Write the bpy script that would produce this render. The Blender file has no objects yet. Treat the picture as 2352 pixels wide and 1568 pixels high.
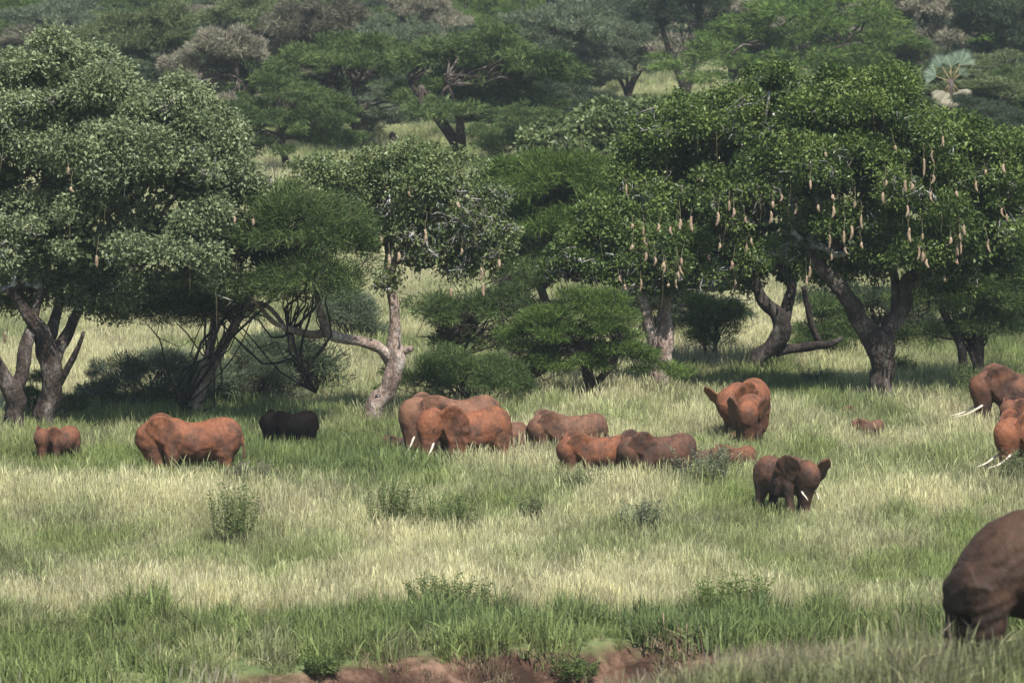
import bpy, bmesh, math, random
import numpy as np
from mathutils import Vector, Matrix

R = math.radians
rng = np.random.default_rng(7)
random.seed(7)
sc = bpy.context.scene
COL = sc.collection

# ------------------------------------------------------------------ camera, light, exposure
F = 5689.0            # focal length in pixels of a 1024 px wide picture (200 mm lens)
CU, CV, VH, H = 512.0, 341.0, -127.0, 23.5
PITCH = math.atan((CV - VH) / F)
cd = bpy.data.cameras.new('camera')
cam = bpy.data.objects.new('camera', cd); COL.objects.link(cam)
cam.location = (0, 0, H); cam.rotation_euler = (math.pi / 2 - PITCH, 0, 0)
cd.sensor_width = 36.0; cd.lens = 36.0 * F / 1024.0
cd.clip_start = 1.0; cd.clip_end = 9000.0
cd.dof.use_dof = True; cd.dof.focus_distance = 229.0; cd.dof.aperture_fstop = 2.0
sc.camera = cam

SUN_EL, SUN_AZ = 57.0, 22.0       # azimuth: degrees to the right of the direction that looks back past the camera
w = bpy.data.worlds.new('World'); sc.world = w; w.use_nodes = True
nt = w.node_tree; bg = nt.nodes['Background']
sky = nt.nodes.new('ShaderNodeTexSky'); sky.sky_type = 'NISHITA'; sky.sun_disc = False
sky.sun_elevation = R(SUN_EL); sky.sun_rotation = R(180.0 - SUN_AZ)
nt.links.new(sky.outputs[0], bg.inputs[0]); bg.inputs[1].default_value = 0.08
sd = bpy.data.lights.new('sun', 'SUN'); sd.energy = 5.0; sd.angle = R(0.5); sd.color = (1.0, 0.96, 0.89)
sun = bpy.data.objects.new('sun', sd); COL.objects.link(sun)
sv = Vector((math.sin(R(SUN_AZ)) * math.cos(R(SUN_EL)), -math.cos(R(SUN_AZ)) * math.cos(R(SUN_EL)), math.sin(R(SUN_EL))))
sun.rotation_euler = sv.to_track_quat('Z', 'Y').to_euler(); sun.location = (40, -60, 120)
sc.view_settings.view_transform = 'Standard'; sc.view_settings.look = 'None'
sc.view_settings.exposure = 0.50; sc.view_settings.gamma = 1.0
sc.cycles.max_bounces = 5; sc.cycles.diffuse_bounces = 3; sc.cycles.transmission_bounces = 3
sc.cycles.volume_bounces = 0; sc.cycles.transparent_max_bounces = 4
sc.cycles.caustics_reflective = False; sc.cycles.caustics_refractive = False

# ------------------------------------------------------------------ geometry of the view (used to place things on the plain)
CP, SP = math.cos(PITCH), math.sin(PITCH)
def ray(u, v):
    a = (u - CU) / F; b = -(v - CV) / F
    return np.array([a, CP + SP * b, -SP + CP * b])
def ground(u, v, z=0.0):
    d = ray(u, v); t = (H - z) / -d[2]
    return d[0] * t, d[1] * t
def at(u, v, y):
    d = ray(u, v); t = y / d[1]
    return np.array([d[0] * t, y, H + d[2] * t])
def project(x, y, z):
    dz = z - H
    depth = CP * y - SP * dz
    up = SP * y + CP * dz
    return CU + F * x / depth, CV - F * up / depth
PK = 1024.0 / 2352.0              # notes on the photograph were taken on a 2352 px wide copy

# ------------------------------------------------------------------ smooth noise
def _h(ix, iy, s):
    n = (ix * 374761393 + iy * 668265263 + s * 1442695041) & 0xffffffff
    n = ((n ^ (n >> 13)) * 1274126177) & 0xffffffff
    return ((n ^ (n >> 16)) & 0xffff) / 65535.0
def noise2(x, y, s=0):
    x = np.asarray(x, float); y = np.asarray(y, float)
    ix = np.floor(x).astype(np.int64); iy = np.floor(y).astype(np.int64)
    fx = x - ix; fy = y - iy
    fx = fx * fx * (3 - 2 * fx); fy = fy * fy * (3 - 2 * fy)
    a = _h(ix, iy, s); b = _h(ix + 1, iy, s); c = _h(ix, iy + 1, s); d = _h(ix + 1, iy + 1, s)
    return (a * (1 - fx) + b * fx) * (1 - fy) + (c * (1 - fx) + d * fx) * fy
def fbm(x, y, s=0, o=4):
    r = 0; a = 0.5; t = 0
    for i in range(o):
        r = r + a * noise2(np.asarray(x) * 2 ** i, np.asarray(y) * 2 ** i, s + i * 17); t += a; a *= 0.55
    return r / t
def sstep(t):
    t = np.clip(t, 0, 1); return t * t * (3 - 2 * t)

# ------------------------------------------------------------------ ground height
def v_edge(u):
    return np.interp(u, [-400, 100, 170, 215, 330, 430, 560, 640, 720, 850, 960, 1400],
                        [708, 704, 694, 676, 668, 658, 652, 648, 648, 652, 655, 655])
def bank_y(x):
    y = np.full_like(np.asarray(x, float), 176.0)
    for _ in range(3):
        u = CU + np.asarray(x) * F / y
        y = F * H / (v_edge(u) + 127.0)
    return y + (fbm(np.asarray(x) / 1.7, 0.0, 5) - 0.5) * 3.0
def gz(x, y):
    x = np.asarray(x, float); y = np.asarray(y, float)
    z = (fbm(x / 9, y / 14, 3) - 0.5) * 0.30
    z = z + 0.10 * (fbm(x / 1.6, y / 1.9, 9, 2) - 0.5)
    z = z + 14.0 * sstep((y - 900) / 1500) * (0.6 + 0.4 * noise2(x / 420, y / 500, 8))
    t = (bank_y(x) - y) / 3.2
    rough = 1.5 * (fbm(x / 0.9, y / 0.9, 21, 3) - 0.5) * np.clip(t * 2, 0, 1)
    gul = 2.6 * np.clip(fbm(x / 1.3, y / 5.0, 33, 2) - 0.45, 0, 1) * np.clip(t * 1.5, 0, 1)
    z = z - 2.1 * sstep(t) + rough * 0.9 - gul
    # near rise on the camera's side of the gully
    yy = np.maximum(y, 114.0)
    u = CU + x / yy * F
    vt = np.interp(u, [-300, 560, 640, 720, 800, 900, 1500], [742, 738, 718, 700, 688, 680, 678])
    zl = H - (vt + 127.0) / F * yy
    k = sstep((150 - y) / 20.0)
    z2 = zl * k - 2.3 * (1 - k) + (fbm(x / 1.5, y / 1.8, 41, 3) - 0.5) * 0.35
    return np.where(y < 153, np.maximum(z2, z - 3), np.maximum(z, -2.6))

# ------------------------------------------------------------------ helpers: meshes, tags
def tag(o, label=None, cat=None, group=None, kind=None):
    if label: o['label'] = label
    if cat: o['category'] = cat
    if group: o['group'] = group
    if kind: o['kind'] = kind
    return o
def link(o, parent=None):
    COL.objects.link(o)
    if parent is not None: o.parent = parent
    return o
def empty(name, loc=(0, 0, 0), rz=0.0, parent=None):
    o = bpy.data.objects.new(name, None); o.location = loc; o.rotation_euler = (0, 0, rz)
    o.empty_display_size = 0.5
    return link(o, parent)
def fast_mesh(name, verts, faces, attrs=None, smooth=False, mat=None):
    """verts Nx3, faces MxK (K = 3 or 4)."""
    me = bpy.data.meshes.new(name)
    verts = np.ascontiguousarray(verts, np.float32); faces = np.ascontiguousarray(faces, np.int32)
    n, m, k = len(verts), len(faces), faces.shape[1]
    me.vertices.add(n); me.vertices.foreach_set('co', verts.ravel())
    me.loops.add(m * k); me.loops.foreach_set('vertex_index', faces.ravel())
    me.polygons.add(m); me.polygons.foreach_set('loop_start', np.arange(0, m * k, k, dtype=np.int32))
    me.polygons.foreach_set('loop_total', np.full(m, k, np.int32))
    if smooth: me.polygons.foreach_set('use_smooth', np.ones(m, bool))
    me.update(calc_edges=True)
    for an, (ty, data) in (attrs or {}).items():
        a = me.attributes.new(an, ty, 'POINT')
        a.data.foreach_set({'FLOAT': 'value', 'FLOAT_COLOR': 'color', 'FLOAT_VECTOR': 'vector', 'INT': 'value'}[ty], np.ascontiguousarray(data).ravel())
    if mat: me.materials.append(mat)
    return me
def mesh_obj(name, me, parent=None, loc=None):
    o = bpy.data.objects.new(name, me)
    if loc is not None: o.location = loc
    return link(o, parent)

class MB:
    """collects tubes (quads) into one mesh"""
    def __init__(s): s.v = []; s.f = []; s.n = 0; s.var = []
    def tube(s, pts, rad, seg=8, lump=0.0, var=0.5, cap=True, ell=None):
        pts = np.asarray(pts, float); rad = np.asarray(rad, float); k = len(pts)
        tan = np.gradient(pts, axis=0); tan /= np.linalg.norm(tan, axis=1)[:, None] + 1e-9
        up = np.array([0.3, 0.9, 0.1]);
        rings = []
        for i in range(k):
            a = np.cross(tan[i], up); a /= np.linalg.norm(a) + 1e-9; b = np.cross(tan[i], a)
            th = np.linspace(0, 2 * np.pi, seg, endpoint=False)
            r = rad[i] * (1 + lump * (noise2(th * 1.1 + pts[0, 0], pts[i, 2] * 1.3 + i * 0.3, 7) - 0.5) * 2 + lump * 0.6 * np.sin(th * 3 + i * 0.35))
            if ell is not None: ra, rb = r * ell[0], r * ell[1]
            else: ra = rb = r
            rings.append(pts[i] + np.outer(np.cos(th) * ra, a) + np.outer(np.sin(th) * rb, b))
        V = np.vstack(rings)
        idx = np.arange(k * seg).reshape(k, seg)
        a = idx[:-1]; b = np.roll(idx, -1, axis=1)[:-1]; c = np.roll(idx, -1, axis=1)[1:]; d = idx[1:]
        fc = np.stack([a, b, c, d], -1).reshape(-1, 4)
        if cap:
            V = np.vstack([V, pts[0], pts[-1]]); n0 = k * seg; n1 = n0 + 1
            i0 = idx[0]; j0 = np.roll(i0, -1); i1 = idx[-1]; j1 = np.roll(i1, -1)
            fc = np.vstack([fc, np.stack([j0, i0, np.full(seg, n0), np.full(seg, n0)], -1),
                            np.stack([i1, j1, np.full(seg, n1), np.full(seg, n1)], -1)])
        s.v.append(V); s.f.append(fc + s.n); s.n += len(V); s.var.append(np.full(len(V), var))
    def build(s, name, mat, parent=None, smooth=True, loc=None):
        V = np.vstack(s.v); Fc = np.vstack(s.f)
        me = bpy.data.meshes.new(name)
        tri = Fc[:, 2] == Fc[:, 3]
        # split degenerate quads into triangles through from_pydata only for caps
        q = Fc[~tri]; t = Fc[tri][:, :3]
        nv, nq, ntr = len(V), len(q), len(t)
        me.vertices.add(nv); me.vertices.foreach_set('co', V.astype(np.float32).ravel())
        me.loops.add(nq * 4 + ntr * 3); me.loops.foreach_set('vertex_index', np.concatenate([q.ravel(), t.ravel()]).astype(np.int32))
        me.polygons.add(nq + ntr)
        me.polygons.foreach_set('loop_start', np.concatenate([np.arange(nq) * 4, nq * 4 + np.arange(ntr) * 3]).astype(np.int32))
        me.polygons.foreach_set('loop_total', np.concatenate([np.full(nq, 4), np.full(ntr, 3)]).astype(np.int32))
        if smooth: me.polygons.foreach_set('use_smooth', np.ones(nq + ntr, bool))
        me.update(calc_edges=True)
        a = me.attributes.new('var', 'FLOAT', 'POINT'); a.data.foreach_set('value', np.concatenate(s.var).astype(np.float32))
        me.materials.append(mat)
        return mesh_obj(name, me, parent, loc)

def spline(pts, n):
    """Catmull-Rom through rows of pts (any width)"""
    pts = np.asarray(pts, float); k = len(pts)
    P = np.vstack([2 * pts[0] - pts[1], pts, 2 * pts[-1] - pts[-2]])
    out = []
    for t in np.linspace(0, k - 1 - 1e-6, n):
        i = int(t); f = t - i; p0, p1, p2, p3 = P[i], P[i + 1], P[i + 2], P[i + 3]
        out.append(0.5 * ((2 * p1) + (-p0 + p2) * f + (2 * p0 - 5 * p1 + 4 * p2 - p3) * f * f + (-p0 + 3 * p1 - 3 * p2 + p3) * f ** 3))
    return np.array(out)

# ------------------------------------------------------------------ materials
def newmat(name):
    m = bpy.data.materials.new(name); m.use_nodes = True
    n = m.node_tree; n.nodes.clear()
    out = n.nodes.new('ShaderNodeOutputMaterial')
    return m, n, out
def ramp(n, fac, stops):
    r = n.nodes.new('ShaderNodeValToRGB'); e = r.color_ramp.elements
    while len(e) < len(stops): e.new(0.5)
    for el, (p, c) in zip(e, stops): el.position = p; el.color = (*c, 1)
    n.links.new(fac, r.inputs[0]); return r.outputs[0]
def leaf_mat(name, stops, rough=0.5, trans=0.3, spec=0.3, tcol=1.25):
    m, n, out = newmat(name)
    at_ = n.nodes.new('ShaderNodeAttribute'); at_.attribute_name = 'var'
    col = ramp(n, at_.outputs['Fac'], stops)
    p = n.nodes.new('ShaderNodeBsdfPrincipled'); n.links.new(col, p.inputs['Base Color'])
    p.inputs['Roughness'].default_value = rough; p.inputs['Specular IOR Level'].default_value = spec
    t = n.nodes.new('ShaderNodeBsdfTranslucent')
    hs = n.nodes.new('ShaderNodeHueSaturation'); hs.inputs['Value'].default_value = tcol; hs.inputs['Saturation'].default_value = 1.1
    n.links.new(col, hs.inputs['Color']); n.links.new(hs.outputs[0], t.inputs[0])
    mx = n.nodes.new('ShaderNodeMixShader'); mx.inputs[0].default_value = trans
    n.links.new(p.outputs[0], mx.inputs[1]); n.links.new(t.outputs[0], mx.inputs[2]); n.links.new(mx.outputs[0], out.inputs[0])
    return m
def solid_mat(name, c1, c2, scale=3.0, rough=0.8, bump=0.3, c3=None, bscale=None, spec=0.2, stretch=(1, 1, 1), thr=(0.35, 0.65)):
    m, n, out = newmat(name)
    tc = n.nodes.new('ShaderNodeTexCoord'); mp = n.nodes.new('ShaderNodeMapping'); mp.inputs['Scale'].default_value = stretch
    n.links.new(tc.outputs['Object'], mp.inputs[0])
    no = n.nodes.new('ShaderNodeTexNoise'); no.inputs['Scale'].default_value = scale; no.inputs['Detail'].default_value = 6; no.inputs['Roughness'].default_value = 0.65
    n.links.new(mp.outputs[0], no.inputs['Vector'])
    st = [(thr[0], c1), (thr[1], c2)]
    if c3: st = [(thr[0], c1), ((thr[0] + thr[1]) / 2, c2), (thr[1], c3)]
    col = ramp(n, no.outputs['Fac'], st)
    p = n.nodes.new('ShaderNodeBsdfPrincipled'); n.links.new(col, p.inputs['Base Color'])
    p.inputs['Roughness'].default_value = rough; p.inputs['Specular IOR Level'].default_value = spec
    b = n.nodes.new('ShaderNodeBump'); b.inputs['Strength'].default_value = bump; b.inputs['Distance'].default_value = 0.2
    n2 = n.nodes.new('ShaderNodeTexNoise'); n2.inputs['Scale'].default_value = bscale or scale * 3; n2.inputs['Detail'].default_value = 5
    n.links.new(mp.outputs[0], n2.inputs['Vector']); n.links.new(n2.outputs['Fac'], b.inputs['Height']); n.links.new(b.outputs[0], p.inputs['Normal'])
    if 'bark' in name:
        v = n.nodes.new('ShaderNodeTexVoronoi'); v.feature = 'DISTANCE_TO_EDGE'; v.inputs['Scale'].default_value = 7; n.links.new(mp.outputs[0], v.inputs['Vector'])
        cr = ramp(n, v.outputs['Distance'], [(0, (.35, .35, .35)), (.16, (1, 1, 1))]); mu = n.nodes.new('ShaderNodeMixRGB'); mu.blend_type = 'MULTIPLY'; mu.inputs[0].default_value = .8
        n.links.new(col, mu.inputs[1]); n.links.new(cr, mu.inputs[2]); n.links.new(mu.outputs[0], p.inputs['Base Color'])
    n.links.new(p.outputs[0], out.inputs[0])
    return m
M = {}
M['leaf_grey'] = leaf_mat('leaf_grey_green', [(0, (.080, .105, .050)), (.5, (.200, .245, .125)), (1, (.345, .385, .225))], .55, .28, .18)
M['leaf_green'] = leaf_mat('leaf_green', [(0, (.026, .046, .012)), (.5, (.080, .132, .032)), (1, (.205, .270, .072))], .45, .27, .3)
M['leaf_olive'] = leaf_mat('leaf_olive', [(0, (.042, .062, .022)), (.5, (.120, .165, .060)), (1, (.26, .31, .13))], .45, .25, .4)
def fuzz(name, a, b, c): return leaf_mat(name, [(0, a), (.5, b), (1, c)], .7, .3, .15)
M['fz_green'] = fuzz('fine_leaf_green', (0.036, 0.060, 0.021), (0.088, 0.133, 0.044), (0.189, 0.247, 0.085))
M['fz_bright'] = fuzz('fine_leaf_bright', (.045, .080, .018), (.105, .170, .040), (.200, .270, .075))
M['fz_dark'] = fuzz('fine_leaf_dark', (0.031, 0.047, 0.029), (0.062, 0.086, 0.047), (0.117, 0.148, 0.081))
M['fz_olive'] = fuzz('fine_leaf_olive', (0.065, 0.082, 0.038), (0.138, 0.170, 0.074), (0.235, 0.268, 0.130))
M['fz_tan'] = fuzz('bare_twigs_tan', (0.115, 0.101, 0.071), (0.287, 0.266, 0.194), (0.517, 0.482, 0.374))
M['fz_brown'] = fuzz('bare_twigs_brown', (0.073, 0.069, 0.053), (0.155, 0.146, 0.101), (0.284, 0.276, 0.195))
M['fz_grey'] = fuzz('fine_leaf_grey', (0.057, 0.076, 0.044), (0.144, 0.178, 0.106), (0.276, 0.310, 0.201))
M['bark'] = solid_mat('bark_grey_brown', (.030, .022, .019), (.078, .058, .048), 1.6, .9, .9, (.20, .175, .155), 6, stretch=(1, 1, .45))
M['bark_red'] = solid_mat('bark_reddish', (.17, .120, .098), (.36, .27, .225), 1.3, .9, .9, (.54, .48, .43), 5, stretch=(1, 1, .5))
M['bark_dark'] = solid_mat('bark_dark', (.022, .018, .016), (.050, .040, .034), 1.5, .9, .8, (.12, .105, .095), 6, stretch=(1, 1, .4))
M['limb_pale'] = solid_mat('lichen_limb', (.08, .07, .06), (.25, .24, .225), 2.5, .85, .6, (.55, .55, .53), 7)
M['fruit'] = solid_mat('fruit_skin', (.17, .125, .085), (.34, .245, .165), 3, .7, .3, (.46, .35, .25), 9, .3)
M['cord'] = solid_mat('fruit_cord', (.07, .06, .035), (.13, .12, .07), 3, .8, .1)
M['tusk'] = solid_mat('ivory', (.55, .46, .34), (.78, .72, .60), 4, .35, .05, spec=.5)
M['eye'] = solid_mat('eye_dark', (.01, .008, .006), (.02, .014, .01), 4, .15, .0, spec=.6)
M['palm'] = leaf_mat('palm_blue_green', [(0, (.06, .09, .06)), (.5, (.16, .22, .155)), (1, (.33, .40, .29))], .5, .25, .35)
M['palm_dry'] = leaf_mat('palm_dry', [(0, (.13, .12, .08)), (.5, (.34, .31, .22)), (1, (.52, .48, .38))], .7, .25, .2)
M['palm_stalk'] = solid_mat('palm_stalk', (.26, .20, .10), (.46, .36, .19), 4, .6, .1)
M['mound'] = solid_mat('termite_mound', (.045, .035, .030), (.10, .075, .06), 2, .95, .6)

def skin_mat(name, dust, mid, dark, cover, spec=.3):
    m, n, out = newmat(name)
    tc = n.nodes.new('ShaderNodeTexCoord'); ob = tc.outputs['Object']
    no = n.nodes.new('ShaderNodeTexNoise'); no.inputs['Scale'].default_value = 1.5; no.inputs['Detail'].default_value = 7; no.inputs['Roughness'].default_value = 0.62
    n.links.new(ob, no.inputs['Vector'])
    sx = n.nodes.new('ShaderNodeSeparateXYZ'); n.links.new(ob, sx.inputs[0])
    ad = n.nodes.new('ShaderNodeMath'); ad.operation = 'MULTIPLY_ADD'; ad.inputs[1].default_value = 0.085; ad.inputs[2].default_value = cover
    n.links.new(sx.outputs['Z'], ad.inputs[0])
    s2 = n.nodes.new('ShaderNodeMath'); s2.operation = 'ADD'; n.links.new(ad.outputs[0], s2.inputs[0]); n.links.new(no.outputs['Fac'], s2.inputs[1])
    col = ramp(n, s2.outputs[0], [(.36, dark), (.54, mid), (.74, dust)])
    ea = n.nodes.new('ShaderNodeAttribute'); ea.attribute_name = 'ear'
    em = n.nodes.new('ShaderNodeMixRGB'); em.blend_type = 'MULTIPLY'; em.inputs[2].default_value = (.66, .72, .80, 1)
    n.links.new(ea.outputs['Fac'], em.inputs[0]); n.links.new(col, em.inputs[1]); col = em.outputs[0]
    p = n.nodes.new('ShaderNodeBsdfPrincipled'); p.inputs['Roughness'].default_value = 0.75; p.inputs['Specular IOR Level'].default_value = spec
    # fine skin cracks
    vo = n.nodes.new('ShaderNodeTexVoronoi'); vo.feature = 'DISTANCE_TO_EDGE'; vo.inputs['Scale'].default_value = 19
    nw = n.nodes.new('ShaderNodeTexNoise'); nw.inputs['Scale'].default_value = 4; nw.inputs['Detail'].default_value = 3
    mxv = n.nodes.new('ShaderNodeMixRGB'); mxv.blend_type = 'ADD'; mxv.inputs[0].default_value = 0.25
    n.links.new(ob, nw.inputs['Vector']); n.links.new(ob, mxv.inputs[1]); n.links.new(nw.outputs['Color'], mxv.inputs[2]); n.links.new(mxv.outputs[0], vo.inputs['Vector'])
    wv = n.nodes.new('ShaderNodeTexWave'); wv.inputs['Scale'].default_value = 2.6; wv.inputs['Distortion'].default_value = 7; wv.inputs['Detail'].default_value = 3; wv.inputs['Detail Scale'].default_value = 1.6
    mpw = n.nodes.new('ShaderNodeMapping'); mpw.inputs['Rotation'].default_value = (0, 0.5, 0); n.links.new(ob, mpw.inputs[0]); n.links.new(mpw.outputs[0], wv.inputs['Vector'])
    c = n.nodes.new('ShaderNodeMath'); c.operation = 'MULTIPLY_ADD'; c.inputs[1].default_value = 0.35
    n.links.new(vo.outputs['Distance'], c.inputs[0]); 
    w2 = n.nodes.new('ShaderNodeMath'); w2.operation = 'MULTIPLY'; w2.inputs[1].default_value = 0.06; n.links.new(wv.outputs['Fac'], w2.inputs[0]); n.links.new(w2.outputs[0], c.inputs[2])
    b = n.nodes.new('ShaderNodeBump'); b.inputs['Strength'].default_value = 0.45; b.inputs['Distance'].default_value = 0.10
    n.links.new(c.outputs[0], b.inputs['Height']); n.links.new(b.outputs[0], p.inputs['Normal'])
    ns_ = n.nodes.new('ShaderNodeTexNoise'); ns_.inputs['Scale'].default_value = 5.5; ns_.inputs['Detail'].default_value = 8; ns_.inputs['Roughness'].default_value = .75; ns_.inputs['Distortion'].default_value = .8
    mps = n.nodes.new('ShaderNodeMapping'); mps.inputs['Scale'].default_value = (1.0, 1.0, .38); n.links.new(ob, mps.inputs[0]); n.links.new(mps.outputs[0], ns_.inputs['Vector'])
    st_ = ramp(n, ns_.outputs['Fac'], [(.34, (.50, .50, .52)), (.50, (.95, .95, .95)), (.66, (1.35, 1.28, 1.2))])
    m3 = n.nodes.new('ShaderNodeMixRGB'); m3.blend_type = 'MULTIPLY'; m3.inputs[0].default_value = .85; n.links.new(col, m3.inputs[1]); n.links.new(st_, m3.inputs[2]); col = m3.outputs[0]
    cr = ramp(n, vo.outputs['Distance'], [(0, (.55, .55, .55)), (.12, (1, 1, 1))])  # crease shade along the cracks, darkened into the skin colour
    mu = n.nodes.new('ShaderNodeMixRGB'); mu.blend_type = 'MULTIPLY'; mu.inputs[0].default_value = 0.6
    n.links.new(col, mu.inputs[1]); n.links.new(cr, mu.inputs[2]); n.links.new(mu.outputs[0], p.inputs['Base Color'])
    n.links.new(p.outputs[0], out.inputs[0])
    return m
DU, MI, DA = (.260, .098, .048), (.130, .060, .037), (.046, .032, .027)
M['skin_orange'] = skin_mat('skin_orange_dust', DU, MI, DA, 0.0)
M['skin_brown'] = skin_mat('skin_brown_dust', (.19, .080, .044), (.105, .052, .034), (.052, .034, .028), -0.10)
M['skin_pale'] = skin_mat('skin_pale_dust', (.25, .122, .072), (.15, .076, .048), (.060, .040, .031), -0.06)
M['skin_black'] = skin_mat('skin_shade_dark', (.016, .009, .007), (.008, .005, .004), (.004, .0035, .003), -0.1, .06)  # near-black skin: the tree shade on this elephant is put into its colour
M['skin_near'] = skin_mat('skin_umber', (.078, .041, .025), (.048, .027, .018), (.024, .016, .013), -0.06)

# ------------------------------------------------------------------ ground sheet
xs = np.concatenate([-np.geomspace(1700, 32, 34), np.arange(-30, 30.1, 0.6), np.geomspace(32, 1700, 34)])
ys = np.concatenate([[-60, -20, 20, 50, 75, 90, 98], np.arange(102, 192, 0.4), np.arange(193, 330, 2.0), np.geomspace(333, 3000, 80)])
X, Y = np.meshgrid(xs, ys)
Z = gz(X, Y)
by = bank_y(X)
t_ = (by - Y)
soil = sstep((t_ + 0.15) / 0.7) * sstep((Y - 140) / 14)
soil = np.clip(soil, 0, 1)
nx, ny = len(xs), len(ys)
idx = np.arange(nx * ny).reshape(ny, nx)
fc = np.stack([idx[:-1, :-1], idx[:-1, 1:], idx[1:, 1:], idx[1:, :-1]], -1).reshape(-1, 4)
m, n, out = newmat('savanna_ground')
geo = n.nodes.new('ShaderNodeNewGeometry')
mp = n.nodes.new('ShaderNodeMapping'); mp.inputs['Scale'].default_value = (1, .5, 1); n.links.new(geo.outputs['Position'], mp.inputs[0])
n1 = n.nodes.new('ShaderNodeTexNoise'); n1.inputs['Scale'].default_value = .12; n1.inputs['Detail'].default_value = 9; n1.inputs['Roughness'].default_value = .7; n.links.new(mp.outputs[0], n1.inputs['Vector'])
gcol = ramp(n, n1.outputs['Fac'], [(.3, (.06, .10, .035)), (.5, (.15, .19, .075)), (.7, (.27, .27, .13))])
n2 = n.nodes.new('ShaderNodeTexNoise'); n2.inputs['Scale'].default_value = .9; n2.inputs['Detail'].default_value = 8; n2.inputs['Roughness'].default_value = .7; n.links.new(geo.outputs['Position'], n2.inputs['Vector'])
scol = ramp(n, n2.outputs['Fac'], [(.40, (.040, .024, .017)), (.52, (.105, .060, .042)), (.66, (.25, .155, .11))])
sa = n.nodes.new('ShaderNodeAttribute'); sa.attribute_name = 'soil'
mx = n.nodes.new('ShaderNodeMixRGB'); n.links.new(sa.outputs['Fac'], mx.inputs[0]); n.links.new(gcol, mx.inputs[1]); n.links.new(scol, mx.inputs[2])
p = n.nodes.new('ShaderNodeBsdfPrincipled'); p.inputs['Roughness'].default_value = .95; p.inputs['Specular IOR Level'].default_value = .1; n.links.new(mx.outputs[0], p.inputs['Base Color'])
b = n.nodes.new('ShaderNodeBump'); b.inputs['Strength'].default_value = .8; b.inputs['Distance'].default_value = .3; n.links.new(n2.outputs['Fac'], b.inputs['Height']); n.links.new(b.outputs[0], p.inputs['Normal'])
n.links.new(p.outputs[0], out.inputs[0])
me = fast_mesh('ground', np.stack([X, Y, Z], -1).reshape(-1, 3), fc, {'soil': ('FLOAT', soil.astype(np.float32))}, True, m)
tag(mesh_obj('ground', me), 'grassy savanna plain with an eroded red soil bank along its near edge', kind='structure')

# ------------------------------------------------------------------ haze
m, n, out = newmat('haze_air')
pv = n.nodes.new('ShaderNodeVolumePrincipled'); pv.inputs['Color'].default_value = (.78, .9, .96, 1); pv.inputs['Density'].default_value = 0.00010
pv.inputs['Anisotropy'].default_value = 0.0
n.links.new(pv.outputs[0], out.inputs['Volume'])
bmh = bmesh.new(); bmesh.ops.create_cube(bmh, size=1.0)
me = bpy.data.meshes.new('haze'); bmh.to_mesh(me); bmh.free(); me.materials.append(m)
hz = mesh_obj('haze', me, None, (0, 1450, 22.0)); hz.scale = (3600, 3200, 55)
tag(hz, 'thin pale daylight haze hanging over the whole plain', kind='stuff')

# ------------------------------------------------------------------ grass
def tuft(name, nb, hmin, hmax, wmin, wmax, spread, lean, mat, seed, heads=0.0):
    r = np.random.default_rng(seed); V = []; Fc = []; var = []; n = 0
    for i in range(nb):
        h = r.uniform(hmin, hmax); wd = r.uniform(wmin, wmax)
        az = r.uniform(0, 2 * np.pi); ln = abs(r.normal(0, lean)) * h
        bx, by_ = r.normal(0, spread, 2)
        px, py = np.cos(az), np.sin(az); fa = r.uniform(0, np.pi); qx, qy = np.cos(fa), np.sin(fa)
        vr = r.uniform(0, 1)
        stalk = r.random() < heads
        ts = [0, .45, .8, 1.0]; ws = [wd, wd * .85, wd * .55, wd * .12]
        if stalk: ts = [0, .7, .88, 1.0]; ws = [wd * .4, wd * .35, wd * 1.0, wd * .2]; vr = 1.0 + r.uniform(0, .3)
        for t, ww in zip(ts, ws):
            o = ln * t ** 2; z = h * (t - 0.25 * (ln / h) * t * t)
            V += [(bx + px * o - qx * ww, by_ + py * o - qy * ww, z), (bx + px * o + qx * ww, by_ + py * o + qy * ww, z)]; var += [vr, vr]
        for k in range(3): Fc.append((n + 2 * k, n + 2 * k + 1, n + 2 * k + 3, n + 2 * k + 2))
        n += 8
    me = fast_mesh(name, np.array(V), np.array(Fc), {'var': ('FLOAT', np.array(var, np.float32))}, False, mat)
    return bpy.data.objects.new(name, me)
m, n, out = newmat('grass_blades')
ta = n.nodes.new('ShaderNodeAttribute'); ta.attribute_type = 'INSTANCER'; ta.attribute_name = 'tint'
va = n.nodes.new('ShaderNodeAttribute'); va.attribute_name = 'var'
mr = n.nodes.new('ShaderNodeMapRange'); mr.inputs['To Min'].default_value = .62; mr.inputs['To Max'].default_value = 1.35; n.links.new(va.outputs['Fac'], mr.inputs['Value'])
vm = n.nodes.new('ShaderNodeVectorMath'); vm.operation = 'SCALE'; n.links.new(ta.outputs['Color'], vm.inputs[0]); n.links.new(mr.outputs[0], vm.inputs['Scale'])
df = n.nodes.new('ShaderNodeBsdfPrincipled'); df.inputs['Roughness'].default_value = .6; df.inputs['Specular IOR Level'].default_value = .25; n.links.new(vm.outputs[0], df.inputs['Base Color'])
tr = n.nodes.new('ShaderNodeBsdfTranslucent'); n.links.new(vm.outputs[0], tr.inputs[0])
mx = n.nodes.new('ShaderNodeMixShader'); mx.inputs[0].default_value = .38; n.links.new(df.outputs[0], mx.inputs[1]); n.links.new(tr.outputs[0], mx.inputs[2]); n.links.new(mx.outputs[0], out.inputs[0])
gm = m
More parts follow.
